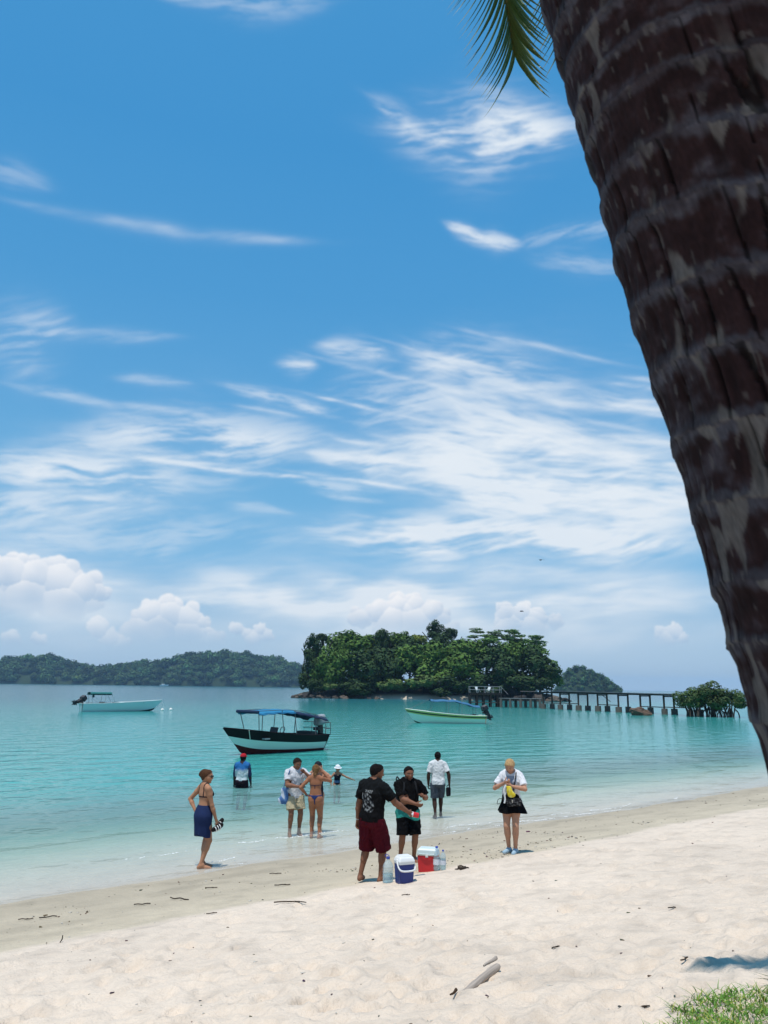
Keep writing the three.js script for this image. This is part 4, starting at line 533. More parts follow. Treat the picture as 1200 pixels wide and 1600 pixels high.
// s: { H, female, build, pelvis, lean: [forward, to own left], twist, head: {yaw, pitch}, arms: {L, R: {to, hint, thumb, curl}}, legs: {L, R: {at: [x, z], y, yaw}}, skin, yaw, pos, label, clothes(body) }
function person(s) {
  const H = s.H, fm = s.female ? 1 : 0, b = (s.build ?? 1), w = b * (fm ? .94 : 1), g = thing('person', s.label, 'person', s.pos, s.yaw, s.group), fw = [0, 0, 1];
  const pel = [s.pelvis?.[0] ?? 0, s.pelvis?.[1] ?? .537 * H, s.pelvis?.[2] ?? 0], [lf, ls] = s.lean ?? [0, 0], up = nrm([sin(ls), cos(lf) * cos(ls), sin(lf)]), ty = s.twist ?? 0, tf = nrm(sub(turnY(fw, ty), [up[0] * dot(turnY(fw, ty), up), up[1] * dot(turnY(fw, ty), up), up[2] * dot(turnY(fw, ty), up)])), left = crs(up, tf);
  const U = (h, l = 0, f = 0) => add(add(add(pel, up, h * H), left, l * H), tf, f * H);
  const neck = U(.295), J = { pel, up, left, tf, neck, U }, F = new Field(), dirL = [1, 0, 0];
  // torso
  const torso = []; const T = (...q) => { F.bone(...q); torso.push(F.b[F.b.length - 1]); };
  T(U(-.005, 0, 0), U(.06), (fm ? .098 : .088) * H * w, (fm ? .084 : .085) * H * w, .05, fm ? .72 : .74, tf); T(U(.06), U(.12), .08 * H * w, (fm ? .070 : .082) * H * w, .05, .70, tf); T(U(.12), U(.20, 0, .004), (fm ? .070 : .082) * H * w, (fm ? .084 : .098) * H * w, .05, .70, tf); T(U(.20, 0, .004), U(.245), (fm ? .086 : .100) * H * w, (fm ? .074 : .085) * H * w, .05, .68, tf);
  for (const q of [-1, 1]) { T(U(.294, q * .02, -.006), U(.262, q * (fm ? .086 : .097) * b, -.006), .029 * H, (fm ? .029 : .033) * H, .05); T(U(.225, q * .045, .028), U(.215, q * .05, .032), .034 * H, (fm ? .032 : .034) * H, .04); if (fm) T(U(.195, q * .042, .048), U(.195, q * .043, .055), .030 * H, .026 * H, .03); T(U(-.005, q * .045, -.032), U(-.03, q * .045, -.036), .052 * H * w, .05 * H * w, .04); }
  if (b > 1.08) T(U(.07, 0, .04), U(.1, 0, .045), .07 * H * b, .07 * H * b, .06, .7, tf);
  // head
  const hy = (s.head?.yaw ?? 0), hp = s.head?.pitch ?? 0, hf0 = turnY(fw, hy), hf = nrm([hf0[0] * cos(hp), -sin(hp), hf0[2] * cos(hp)]), hl = nrm(crs([0, 1, 0], hf)), hu = crs(hf, hl), k = H / 1.75 * 1.05 * (s.headScale ?? 1), hc = add(add(U(.313), hu, .105 * k), hf, .018 * k), HP = (x, y, z) => add(add(add(hc, hl, x * k), hu, y * k), hf, z * k);
  Object.assign(J, { hf, hl, hu, hc, HP, k });
  const nk = [[U(.275, 0, -.008), HP(0, -.05, -.015)]]; F.bone(nk[0][0], nk[0][1], (fm ? .030 : .036) * H, (fm ? .028 : .034) * H, .045);
  const E = new Field(); E.bone(HP(0, .028, -.022), HP(0, .03, .018), .083 * k, .080 * k, .03, .93, hl); E.bone(HP(0, -.035, .02), HP(0, -.075, .052), .058 * k, .034 * k, .045, .95, hl); E.bone(HP(-.03, -.02, .045), HP(.03, -.02, .045), .042 * k, .042 * k, .03);
  E.bone(HP(0, .012, .088), HP(0, -.022, .107), .009 * k, .0125 * k, .014); E.bone(HP(-.009, -.028, .098), HP(.009, -.028, .098), .0095 * k, .0095 * k, .01); for (const q of [-1, 1]) { E.bone(HP(q * .014, .032, .086), HP(q * .045, .032, .074), .009 * k, .008 * k, .02); E.bone(HP(q * .078, .016, -.006), HP(q * .076, -.018, 0), .019 * k, .012 * k, .008, .35, hl); } E.bone(HP(-.016, -.056, .083), HP(.016, -.056, .083), .010 * k, .010 * k, .012); E.ball(HP(0, -.088, .066), .019 * k, .02); E.bone(HP(0, -.05, -.018), add(U(.285), up, .005), (fm ? .029 : .035) * H, (fm ? .030 : .036) * H, .03);
  const eyes = [-1, 1].map((q) => HP(q * .032, .010, .082));
  const headF = (x, y, z) => { let d = E.at(x, y, z); for (const e of eyes) { const q = hypot(x - e[0], y - e[1], z - e[2]); d = max(d, .0135 * k - q + .004 * k) < d ? d : max(d, min(d + .004, .012 * k - q)); } return d; };
  const sk = s.skin, tone = (p, m = 1) => sk.map((c) => c * m * (1 + .08 * n3(p[0] * 9, p[1] * 9, p[2] * 9)));
  const headColor = (p) => {
    const q = sub(p, hc), x = dot(q, hl) / k, y = dot(q, hu) / k, z = dot(q, hf) / k;
    if (z > .045) { const ex = abs(x) - .032; if (hypot(ex * .75, (y - .010) * 1.5) < .0105) return abs(ex) < .0055 ? [.02, .015, .012] : [.5, .47, .44]; if (abs(y - .031 + ex * ex * 8) < .0055 && abs(ex) < .019) return s.hair ?? [.03, .02, .015]; if (abs(y + .056) < .0085 - abs(x) * .12 && abs(x) < .026) return [sk[0] * .72, sk[1] * .5, sk[2] * .5]; if (abs(y + .056) < .002 && abs(x) < .027) return [sk[0] * .3, sk[1] * .2, sk[2] * .2]; if (s.beard && y < -.03 && (y < -.066 || abs(x) > .03) && y > -.12) return mix3(sk, s.hair, .6); }
    return tone(p, y > -.05 && y < -.005 && abs(x) > .02 && z > .03 ? 1.06 : 1);
  };
  // arms
  const hands = [], armBones = {};
  for (const [side, q] of [['L', 1], ['R', -1]]) {
    const A = s.arms[side], sh = U(.257, q * (fm ? .094 : .105) * b, -.004), l1 = .168 * H, l2 = .150 * H; let [el, wr] = reach(sh, A.to, l1, l2, A.hint ?? [q * .3, -.2, -1]);
    F.bone(sh, mix3(sh, el, .35), (fm ? .030 : .037) * H * b, (fm ? .028 : .035) * H * b, .03); F.bone(mix3(sh, el, .35), el, (fm ? .027 : .034) * H * b, (fm ? .0215 : .0255) * H * b, .02); const ab = F.b.slice(-2);
    F.bone(el, mix3(el, wr, .3), (fm ? .022 : .0255) * H * b, (fm ? .0235 : .0275) * H * b, .02); F.bone(mix3(el, wr, .3), wr, (fm ? .0225 : .0265) * H * b, (fm ? .0145 : .0165) * H, .02); armBones[side] = { sh, el, wr, upper: ab, lower: F.b.slice(-2) };
    const D = nrm(A.dir ? add(nrm(sub(wr, el)), A.dir, 1) : sub(wr, el)), t0 = A.thumb ?? fw, Th = nrm(sub(t0, [D[0] * dot(t0, D), D[1] * dot(t0, D), D[2] * dot(t0, D)])), c0 = crs(D, Th), Nn = [c0[0] * q, c0[1] * q, c0[2] * q], hs = H / 1.75 * (fm ? .93 : 1.02), hp2 = (d, t, n) => add(add(add(wr, D, d * hs), Th, t * hs), Nn, n * hs), G = new Field();
    G.bone(hp2(-.02, 0, 0), hp2(.012, 0, 0), .0165 * H * (fm ? .85 : 1), .021 * hs, .015); G.bone(hp2(.02, .012, 0), hp2(.082, .019, 0), .022 * hs, .020 * hs, .02, .62, Nn); G.bone(hp2(.02, -.010, 0), hp2(.078, -.02, 0), .022 * hs, .019 * hs, .02, .62, Nn);
    const cu = A.curl ?? .5; [[.088, .028, .070], [.092, .009, .080], [.088, -.010, .073], [.080, -.028, .056]].forEach(([d, t, l], i) => { let p = hp2(d, t, 0), an = 0; [.46, .31, .23].forEach((f, m) => { an += cu * [.75, 1.25, .9][m] + i * .03; const n = add(p, add(D.map((v) => v * cos(an)), Nn, sin(an)), l * f * hs); G.bone(p, n, (.0092 - m * .0007) * hs, (.0086 - m * .0007) * hs, .004); p = n; }); });
    { let p = hp2(.022, .026, .006), an = .2 + cu * .3; [.036, .030, .024].forEach((l, m) => { const v = nrm(add(add(D.map((c) => c * .72), Th, .62 - m * .2 * cu), Nn, an)), n = add(p, v, l * hs); G.bone(p, n, (.0125 - m * .0012) * hs, (.0112 - m * .0012) * hs, .006); p = n; an += cu * .45; }); }
    hands.push([G, side]); J['hand' + side] = hp2(.085, 0, .03); J['grip' + side] = { at: J['hand' + side], D, Th, N: Nn }; J['wr' + side] = wr; J['el' + side] = el; J['sh' + side] = sh;
  }
  // legs
  const legB = {};
  for (const [side, q] of [['L', 1], ['R', -1]]) {
    const Lg = s.legs?.[side] ?? {}, hip = add(pel, [q * .05 * H * w, -.02 * H, 0]), fy = Lg.y ?? 0, an0 = [q * .055 * H + (Lg.at?.[0] ?? 0), .042 * H + fy, Lg.at?.[1] ?? 0], ya = Lg.yaw ?? q * .18; const [kn, an] = reach(hip, an0, .247 * H, .245 * H, Lg.hint ?? [q * .1, 0, 1]);
    F.bone(hip, mix3(hip, kn, .45), (fm ? .063 : .058) * H * w, (fm ? .050 : .047) * H * w, .035); F.bone(mix3(hip, kn, .45), kn, (fm ? .049 : .046) * H * w, .033 * H, .03); const th = F.b.slice(-2); F.bone(kn, mix3(kn, an, .3), .031 * H, .0315 * H, .02); const back = turnY([0, 0, -1], ya); F.bone(add(mix3(kn, an, .12), back, .008 * H), add(mix3(kn, an, .45), back, .010 * H), .030 * H, .026 * H, .03); F.bone(mix3(kn, an, .3), an, .029 * H, .0195 * H, .025);
    const ff = nrm(add(turnY(fw, ya), [0, -(Lg.toe ?? .12), 0])), heel = add(add(an, turnY(fw, ya), -.018 * H), [0, -.021 * H, 0]); if (!s.shod) { F.bone(heel, add(an, turnY(fw, ya), .02 * H), .021 * H, .022 * H, .02); F.bone(add(an, [0, -.014 * H, 0]), add(add(an, ff, .085 * H), [0, -.020 * H, 0]), .023 * H, .017 * H, .02); F.bone(add(add(an, ff, .06 * H), [0, -.022 * H, 0]), add(add(an, ff, .105 * H), [0, -.023 * H, 0]), .022 * H, .014 * H, .015); }
    legB[side] = { hip, kn, an, th, ff, ya, heel }; J['kn' + side] = kn; J['an' + side] = an; J['foot' + side] = { an, ya };
  }
  const bodyColor = (p) => s.paint?.(p, J) ?? tone(p, 1);
  const parts = [skinOf((x, y, z) => F.at(x, y, z), F.box(), .0115, bodyColor), skinOf(headF, E.box(), .0052, headColor), ...hands.map(([G]) => skinOf((x, y, z) => G.at(x, y, z), G.box(.012), .0036, (p) => tone(p, 1)))];
  mesh('body', parts, skinMat, g);
  Object.assign(J, { F, E, torso, armBones, legB, g, H, w, fm });
  // ---- clothes
  const wr = (x, y, z, a = 1) => a * (.010 * n3(x * 8 + y * 3, y * 5 - x * 3, z * 8) + .006 * (1 - abs(n3(x * 15 + y * 7, y * 9 - x * 6, z * 15)) * 3));
  J.wear = (name, f, bx, col, cell = .0085, mat = clothMat) => mesh(name, skinOf(f, bx, cell, typeof col === 'function' ? col : (p) => col.map((c) => c * (1 + .10 * n3(p[0] * 14, p[1] * 14, p[2] * 14)))), mat, g);
  J.shirt = ({ t = .012, hem = -.03, flare = .03, sleeve = .62, color, longSleeve, name = 'shirt' }) => {
    const f = new Field(); for (const q of torso) f.b.push({ ...q, ra: q.ra + t, rb: q.rb + t }); f.bone(U(.16), U(hem - .05), (fm ? .080 : .092) * H * w + t, (fm ? .094 : .095) * H * w + flare, .05, .76, tf); f.bone(U(.25, .05), U(.25, -.05), .06 * H, .06 * H, .05, .8, tf);
    for (const sd of ['L', 'R']) { const a = armBones[sd], e = longSleeve ? a.el : mix3(a.sh, a.el, sleeve + .1), R0 = (fm ? .031 : .037) * H * b + t * .8, R1 = (fm ? .032 : .037) * H * b + t * (longSleeve ? .4 : 1.3); f.bone(a.sh, e, R0, R1, .03); if (longSleeve) f.bone(a.el, a.wr, .029 * H + t * .4, .020 * H + t * .4, .02); }
    const cuts = longSleeve ? [] : ['L', 'R'].map((sd) => { const a = armBones[sd], u = nrm(sub(a.el, a.sh)); return [add(a.sh, u, .168 * H * sleeve), u, a]; }), hemP = U(hem), n0 = U(.27, 0, -.006), n1 = HP(0, -.05, -.01);
    const hole = new Field().bone(n0, n1, .046 * H, .046 * H);
    return J.wear(name, (x, y, z) => { let d = f.at(x, y, z) + wr(x, y, z, 1.2); const p = [x, y, z]; d = max(d, -dot(sub(p, hemP), up) + .006 * sin(x * 30) * .6); for (const [c, u, a] of cuts) { const e = dot(sub(p, c), u), far = hypot(...sub(p, add(c, u, max(0, e)))); if (far < .085 * b + t && e > -.02 && e < .14) d = max(d, e); } d = max(d, -hole.at(x, y, z)); return d; }, f.box(.03), color);
  };
  J.shorts = ({ t = .014, top = .065, len = .75, flare = .022, color, name = 'shorts', band }) => {
    const f = new Field(); for (const q of torso.slice(0, 2)) f.b.push({ ...q, ra: q.ra + t * .8, rb: q.rb + t * .8 }); for (const q of torso.filter((_, i) => i > 3)) { if (dot(sub(q.a, pel), up) < .02 * H) f.b.push({ ...q, ra: q.ra + t * .8, rb: q.rb + t * .8 }); }
    const legs = ['L', 'R'].map((sd) => { const a = legB[sd], far = add(a.kn, sub(a.kn, a.hip), .12); f.bone(a.hip, far, (fm ? .064 : .062) * H * w + t, .042 * H * w + t + flare, .025); const u = nrm(sub(a.kn, a.hip)); return [add(a.hip, u, .247 * H * len), u, a]; }), tp = U(top);
    return J.wear(name, (x, y, z) => { let d = f.at(x, y, z) + wr(x, y, z, 1.4); const p = [x, y, z]; d = max(d, dot(sub(p, tp), up)); d = max(d, min(...legs.map(([c, u]) => dot(sub(p, c), u)))); const near = legs.map(([c, u]) => hypot(...sub(p, c))), m = near[0] < near[1] ? 0 : 1; return max(d, dot(sub(p, legs[m][0]), legs[m][1])); }, f.box(.03), color);
  };
  J.hairCap = ({ t = .012, cut = .004, tilt = .68, color, extra, name = 'hair', low = -.06 }) => { const f = new Field(); f.b.push(...E.b.slice(0, 1).map((q) => ({ ...q, ra: q.ra + t * k, rb: q.rb + t * k }))); f.bone(HP(0, -.005, -.035), HP(0, low < -.2 ? -.055 : low + .04, -.04), .068 * k, .052 * k, .03); extra?.(f); const ex = f.b.length > 2; return J.wear(name, (x, y, z) => { const q = sub([x, y, z], hc), Y = dot(q, hu) / k, Z = dot(q, hf) / k, X = dot(q, hl) / k; let d = f.at(x, y, z) + .006 * n3(x * 45, y * 28, z * 45) + .005 * n3(x * 95, y * 70, z * 95); if (ex && Z < -.03) return d; d = max(d, (Z * .75 - Y * tilt - cut - .012 * n2(X * 40, 1) * .4) * k, (low - Y) * k); return d; }, f.box(.02), (p) => color.map((c) => c * (1 + .45 * n3(p[0] * 70, p[1] * 22, p[2] * 70))), .0052, hairMat); };
  J.shell = (name, t, region, color, list) => { const f = (list ?? F).grown ? (list ?? F).grown(t) : F.grown(t, list), bx = f.box(.01); return J.wear(name, (x, y, z) => max(f.at(x, y, z), region([x, y, z])), bx, color, .0055); };
  s.clothes(J);
  return J;
}
const world = (J, p) => J.g.localToWorld(V(...p)); // a point of the person in the scene
function heldThing(name, label, category, J, at, turn = 0) { J.g.updateMatrixWorld(true); const w = world(J, at); return thing(name, label, category, w.toArray(), J.g.rotation.y + turn); }
function sandal(g, color, band) { mesh('sole', new THREE.ExtrudeGeometry((() => { const s = new THREE.Shape(); s.moveTo(-.12, 0); s.bezierCurveTo(-.13, .05, -.05, .04, 0, .04); s.bezierCurveTo(.08, .06, .13, .05, .13, 0); s.bezierCurveTo(.13, -.05, .07, -.05, 0, -.035); s.bezierCurveTo(-.05, -.035, -.12, -.05, -.12, 0); return s; })(), { depth: .022, bevelSize: .004, bevelThickness: .004, bevelSegments: 2, curveSegments: 10 }), color, g); mesh('strap', [.04, -.005, -.055].map((x) => new THREE.TorusGeometry(.045, .009, 6, 16, PI).rotateY(PI / 2).rotateX(PI / 2).translate(x, 0, .02)), band, g); }
const on = (x, z, d = 0) => [x, sandY(x, z) + d, z];
const tan = [.40, .20, .115], pink = [.45, .235, .15], deep = [.045, .022, .015], latin = [.20, .090, .052], bronze = [.31, .13, .068];
const dark = [.008, .008, .010];

// 1: woman with sandals, at the edge of the swash
{
  const J = person({ H: 1.74, female: 1, pos: on(-3.25, -15.09), yaw: 2.25, skin: tan, hair: [.07, .035, .02], label: 'woman in dark bikini top and navy wrap skirt holding sandals at the waterline', lean: [-.03, 0], head: { yaw: -.75, pitch: .06 }, arms: { R: { to: [-.20, .80, .16], hint: [-.4, 0, -1], thumb: [.3, 0, 1], curl: .9 }, L: { to: [.16, .97, -.10], hint: [.9, -.2, -.45], thumb: [0, 1, .3], curl: .7, dir: [-.6, -.2, .3] } }, legs: { L: { at: [-.03, .04], yaw: -.35 }, R: { at: [.02, -.05], yaw: -.5 } }, clothes(J) {
    const { U, H, torso } = J; J.hairCap({ color: [.075, .036, .02], extra: (f) => f.ball(J.HP(0, .03, -.105), .046 * J.k, .02).ball(J.HP(0, .07, -.07), .05 * J.k, .03) });
    J.shell('bikini_top', .006, (p) => { const y = dot(sub(p, J.pel), J.up) / H, l = abs(dot(sub(p, J.pel), J.left)) / H, f = dot(sub(p, J.pel), J.tf) / H; const band = abs(y - .178) - .0065, cup = f > .03 ? hypot((l - .043) * 1.1, (y - .195)) - .034 : 1, strap = max(abs(l - .052) - .005, .18 - y); return min(band, cup, strap) * H; }, [.012, .012, .02], J.torso);
    const f = new Field().bone(U(.085), U(-.02, 0, -.01), .082 * H, .112 * H, .04, .76).bone(U(-.02, 0, -.01), [J.pel[0] * .5, .50, 0], .112 * H, .100 * H, .06, .80); J.wear('skirt', (x, y, z) => { const a = atan2(x, z); return max(f.at(x, y, z) + .006 * sin(a * 9 + y * 3) * smooth(1, .6, y) + .006 * n3(x * 8, y * 4, z * 8), .56 + .03 * sin(a * 2 + 1) - y, dot(sub([x, y, z], U(.092)), J.up)); }, f.box(.03), [.018, .03, .085]);
    const sg = mesh('sunglasses', [box(.056, .034, .012, 0, 0, 0, .005).translate(-.033, 0, 0), box(.056, .034, .012, 0, 0, 0, .005).translate(.033, 0, 0), box(.004, .006, .1, .068, .008, -.05), box(.004, .006, .1, -.068, .008, -.05)], M(.01, .01, .012, .2), J.g); sg.applyMatrix4(new THREE.Matrix4().makeBasis(V(...J.hl), V(...J.hu), V(...J.hf)).setPosition(...J.HP(0, .01, .103)));
  } });
  [['black sandal with white straps held lowest in the woman in navy skirt\'s hand', -.02, 0], ['second black sandal with white straps, uppermost in the same hand', .035, .5]].forEach(([l, o, a]) => { const t = heldThing('sandal', l, 'sandal', J, add(J.handR, [o, -.055 + o * .7, .03 + o])); t.rotation.set(.3, J.g.rotation.y - 1.35 + a * .3, .35 + a, 'YXZ'); sandal(t, M(.012, .012, .014, .6), M(.72, .72, .70, .6)); });
}
// 2: man in the water by the boat
person({ H: 1.84, pos: [-4.5, -.76, -26.26], yaw: 3.0, skin: deep, hair: dark, label: 'man wading waist-deep in blue and white long-sleeved top and red cap, back turned', head: { yaw: -.15, pitch: .05 }, arms: { R: { to: [-.30, .86, .04], hint: [-.5, 0, -1], thumb: [.2, 0, 1] }, L: { to: [.27, .86, .05], hint: [.5, 0, -1], thumb: [-.2, 0, 1] } }, legs: { L: { at: [.03, .05] }, R: { at: [-.03, -.04] } }, clothes(J) {
  const { U, H } = J; J.shirt({ hem: -.005, longSleeve: 1, t: .009, flare: .012, color: (p) => { const y = dot(sub(p, J.pel), J.up) / H, l = abs(dot(sub(p, J.pel), J.left)) / H, sl = l > .118; const blue = [.03, .14, .36], navy = [.02, .03, .075]; if (sl) return mix3(navy, [.03, .09, .24], smooth(.2, .27, y)); const pr = n3(p[0] * 26, p[1] * 34, 2) > .12 && abs(y - .1) < .04 ? .72 : 1; return mix3([.50 * pr, .56 * pr, .58 * pr], blue, smooth(.145, .215, y + .02 * n3(p[0] * 8, p[1] * 8, 1))); } });
  J.shorts({ len: .7, top: .015, color: [.02, .012, .018] }); J.hairCap({ t: .006, color: dark });
  const f = new Field().bone(J.HP(0, .045, -.02), J.HP(0, .048, .015), .09 * J.k, .088 * J.k).bone(J.HP(-.04, .052, .1), J.HP(.04, .052, .1), .04 * J.k, .04 * J.k, .03, .22, J.hu); J.wear('cap', (x, y, z) => max(f.at(x, y, z), (.035 - dot(sub([x, y, z], J.hc), J.hu) / J.k) * J.k), f.box(), [.42, .02, .03], .006);
} });
// 3: man in white tee with the blue bag
{
  const J = person({ H: 1.79, build: 1.06, pos: [-2.03, -.19, -19.28], yaw: .42, skin: [.24, .11, .065], hair: [.025, .016, .013], label: 'man in white t-shirt and beige shorts with a blue bag, one hand at his mouth', lean: [.05, 0], head: { yaw: .15, pitch: .32 }, arms: { R: { to: [-.02, 1.13, .30], hint: [-1, -.5, -.3], thumb: [0, 1, .4], curl: .8 }, L: { to: [.16, 1.43, .22], hint: [1, -.9, .1], thumb: [-1, .4, -.3], curl: 1.1, dir: [-.5, .5, -.2] } }, legs: { L: { at: [.03, 0] }, R: { at: [-.02, .06] } }, clothes(J) { J.shirt({ hem: -.06, flare: .025, color: [.58, .58, .60] }); J.shorts({ len: .78, top: -.03, flare: .03, color: [.44, .38, .25] }); J.hairCap({ t: .013, color: [.022, .014, .011], cut: .0 }); } });
  const ph = heldThing('phone', 'dark phone in the hand of the man with the blue bag', 'phone', J, add(J.handR, [.0, .03, .03])); mesh('case', rot(box(.075, .15, .012, 0, 0, 0, .005), -1.0, .3, .6), M(.015, .015, .018, .3), ph); mesh('screen', rot(box(.066, .136, .003, 0, 0, .0075), -1.0, .3, .6), M(.05, .055, .06, .1), ph);
  const bag = heldThing('tote_bag', 'blue and white cloth tote bag hanging from the shoulder of the man in white', 'bag', J, [-.27, .92, .07]); bag.rotation.y = .3; bag.scale.set(.7, .95, .8);
  const f = new Field().bone([-.11, -.12, 0], [.11, -.12, 0], .085, .085, .06, .5).bone([-.07, .12, 0], [.08, .12, 0], .05, .05, .09, .5).bone([-.06, .10, 0], [-.05, -.1, 0], .06, .08, .08, .5).bone([.05, .10, 0], [.05, -.1, 0], .06, .08, .08, .5).ball([-.17, -.10, 0], .03, .08).ball([.12, -.15, 0], .06, .06, .6); mesh('pouch', skinOf((x, y, z) => f.at(x, y, z) + .012 * n3(x * 11, y * 8, z * 9) + .005 * n3(x * 25, y * 20, 3), f.box(.03), .008, (p) => { const q = n3(p[0] * 7 + p[1] * 4, p[1] * 3, 3); return mix3([.11, .22, .42], q > .12 ? [.55, .60, .68] : [.07, .15, .33], smooth(-.05, .3, abs(q))); }), clothMat, bag);
  mesh('strap', [tube([[-.06, .14, 0], [.02, .38, .03], [.135, .585, .03], [.14, .57, -.09], [.04, .3, -.05], [.07, .14, 0]], .016, 6, 40)], M(.10, .17, .32, .9), bag);
}
// 4: woman in a blue bikini from behind
person({ H: 1.63, female: 1, pos: [-1.49, -.14, -18.71], yaw: PI - .12, skin: bronze, hair: [.16, .085, .035], label: 'tanned woman in small dark blue bikini seen from behind, hand on hip', lean: [-.02, .02], head: { yaw: .15, pitch: .12 }, arms: { L: { to: [.20, .93, -.02], hint: [1, 0, -.75], thumb: [.2, -.2, 1], curl: .6, dir: [-.8, -.1, .2] }, R: { to: [-.13, 1.40, .22], hint: [-1, -.8, .3], thumb: [.6, .6, 0], curl: .8 } }, legs: { L: { at: [-.01, .03] }, R: { at: [-.02, -.03], yaw: -.3 } }, clothes(J) {
  const { H } = J; J.hairCap({ color: [.17, .09, .04], t: .016, low: -.3, extra: (f) => f.bone(J.HP(0, .02, -.06), J.HP(.01, -.10, -.085), .062 * J.k, .035 * J.k, .03).bone(J.HP(.02, -.08, -.08), J.HP(.035, -.17, -.075), .03 * J.k, .012 * J.k, .02).ball(J.HP(0, .085, -.07), .042 * J.k, .02).ball(J.HP(.05, .06, -.07), .03 * J.k, .02) });
  J.shell('bikini_bottom', .006, (p) => { const y = dot(sub(p, J.pel), J.up) / H, l = abs(dot(sub(p, J.pel), J.left)) / H, f = dot(sub(p, J.pel), J.tf); const band = abs(y - .036) - .006, tri = max(l - .05 - (y - .03) * .95, y - .04, -y - .07), front = f > 0 ? max(l - .06 - (y - .03) * .8, y - .04, -y - .09) : 1, strip = max(l - .007, y - .03, -y - .085); return min(band, f < 0 ? min(tri, strip) : front) * H; }, [.02, .035, .12]);
  J.shell('bikini_top', .006, (p) => { const y = dot(sub(p, J.pel), J.up) / H, l = abs(dot(sub(p, J.pel), J.left)) / H, f = dot(sub(p, J.pel), J.tf) / H; const band = abs(y - .175) - .004, cup = f > .03 ? hypot((l - .043) * 1.1, y - .195) - .032 : 1, knot = f < 0 ? max(l - .006, abs(y - .155) - .025) : 1; return min(band, cup, knot) * H; }, [.03, .02, .05], J.torso);
} });
// 5: the woman half hidden behind her
person({ H: 1.66, female: 1, pos: [-1.535, -.20, -19.75], yaw: .1, skin: pink, hair: dark, label: 'woman in black cap half hidden behind the tanned bikini woman, both hands raised', head: { pitch: .15 }, arms: { L: { to: [.10, 1.46, .19], hint: [1, -.9, .1], thumb: [-.6, .6, 0], curl: .9, dir: [-.4, .2, 0] }, R: { to: [-.10, 1.46, .19], hint: [-1, -.9, .1], thumb: [.6, .6, 0], curl: .9, dir: [.4, .2, 0] } }, clothes(J) { J.hairCap({ color: [.02, .015, .012], t: .014 }); J.shell('swimsuit', .006, (p) => { const y = dot(sub(p, J.pel), J.up) / J.H, l = abs(dot(sub(p, J.pel), J.left)) / J.H; return max(y - .225, -y - .07, min(l - .085, .05 - y)) * J.H; }, [.02, .02, .03]); const f = new Field().bone(J.HP(0, .045, -.02), J.HP(0, .048, .015), .093 * J.k, .09 * J.k).bone(J.HP(-.04, .052, .1), J.HP(.04, .052, .1), .04 * J.k, .04 * J.k, .03, .22, J.hu); J.wear('cap', (x, y, z) => max(f.at(x, y, z), (.035 - dot(sub([x, y, z], J.hc), J.hu) / J.k) * J.k), f.box(), [.02, .02, .025], .006); } });
// 6: girl in the water with the white hat
person({ H: 1.30, female: 1, build: .95, headScale: 1.22, pos: [-1.48, -.69, -27.41], yaw: .25, skin: [.33, .165, .10], hair: dark, label: 'girl in white sun hat and black swimsuit standing chest-deep with one arm stretched out', lean: [0, .05], head: { yaw: -.05, pitch: .1 }, arms: { L: { to: [.52, .86, .10], hint: [0, -1, 0], thumb: [0, .5, 1], curl: .2 }, R: { to: [-.21, .70, .10], hint: [-1, .1, -.4], thumb: [.5, .3, .8], curl: .4 } }, clothes(J) { J.hairCap({ color: dark, t: .012 }); J.shell('swimsuit', .007, (p) => { const y = dot(sub(p, J.pel), J.up) / J.H, l = abs(dot(sub(p, J.pel), J.left)) / J.H; return max(y - .25, -y - .07, min(l - .075, .19 - y), l - .098, y > .22 ? .03 - l : -1) * J.H; }, (p) => { const y = dot(sub(p, J.pel), J.up) / J.H; return y > .045 && y < .105 ? [.04, .09, .18] : [.012, .013, .02]; }, J.torso); const f = new Field().bone(J.HP(0, .045, -.02), J.HP(0, .05, .01), .098 * J.k, .095 * J.k).bone(J.HP(0, .038, -.01), J.HP(0, .034, .02), .135 * J.k, .135 * J.k, .03, .12, J.hu); J.wear('sun_hat', (x, y, z) => max(f.at(x, y, z), (.022 - dot(sub([x, y, z], J.hc), J.hu) / J.k) * J.k), f.box(), [.72, .72, .74], .006); } });
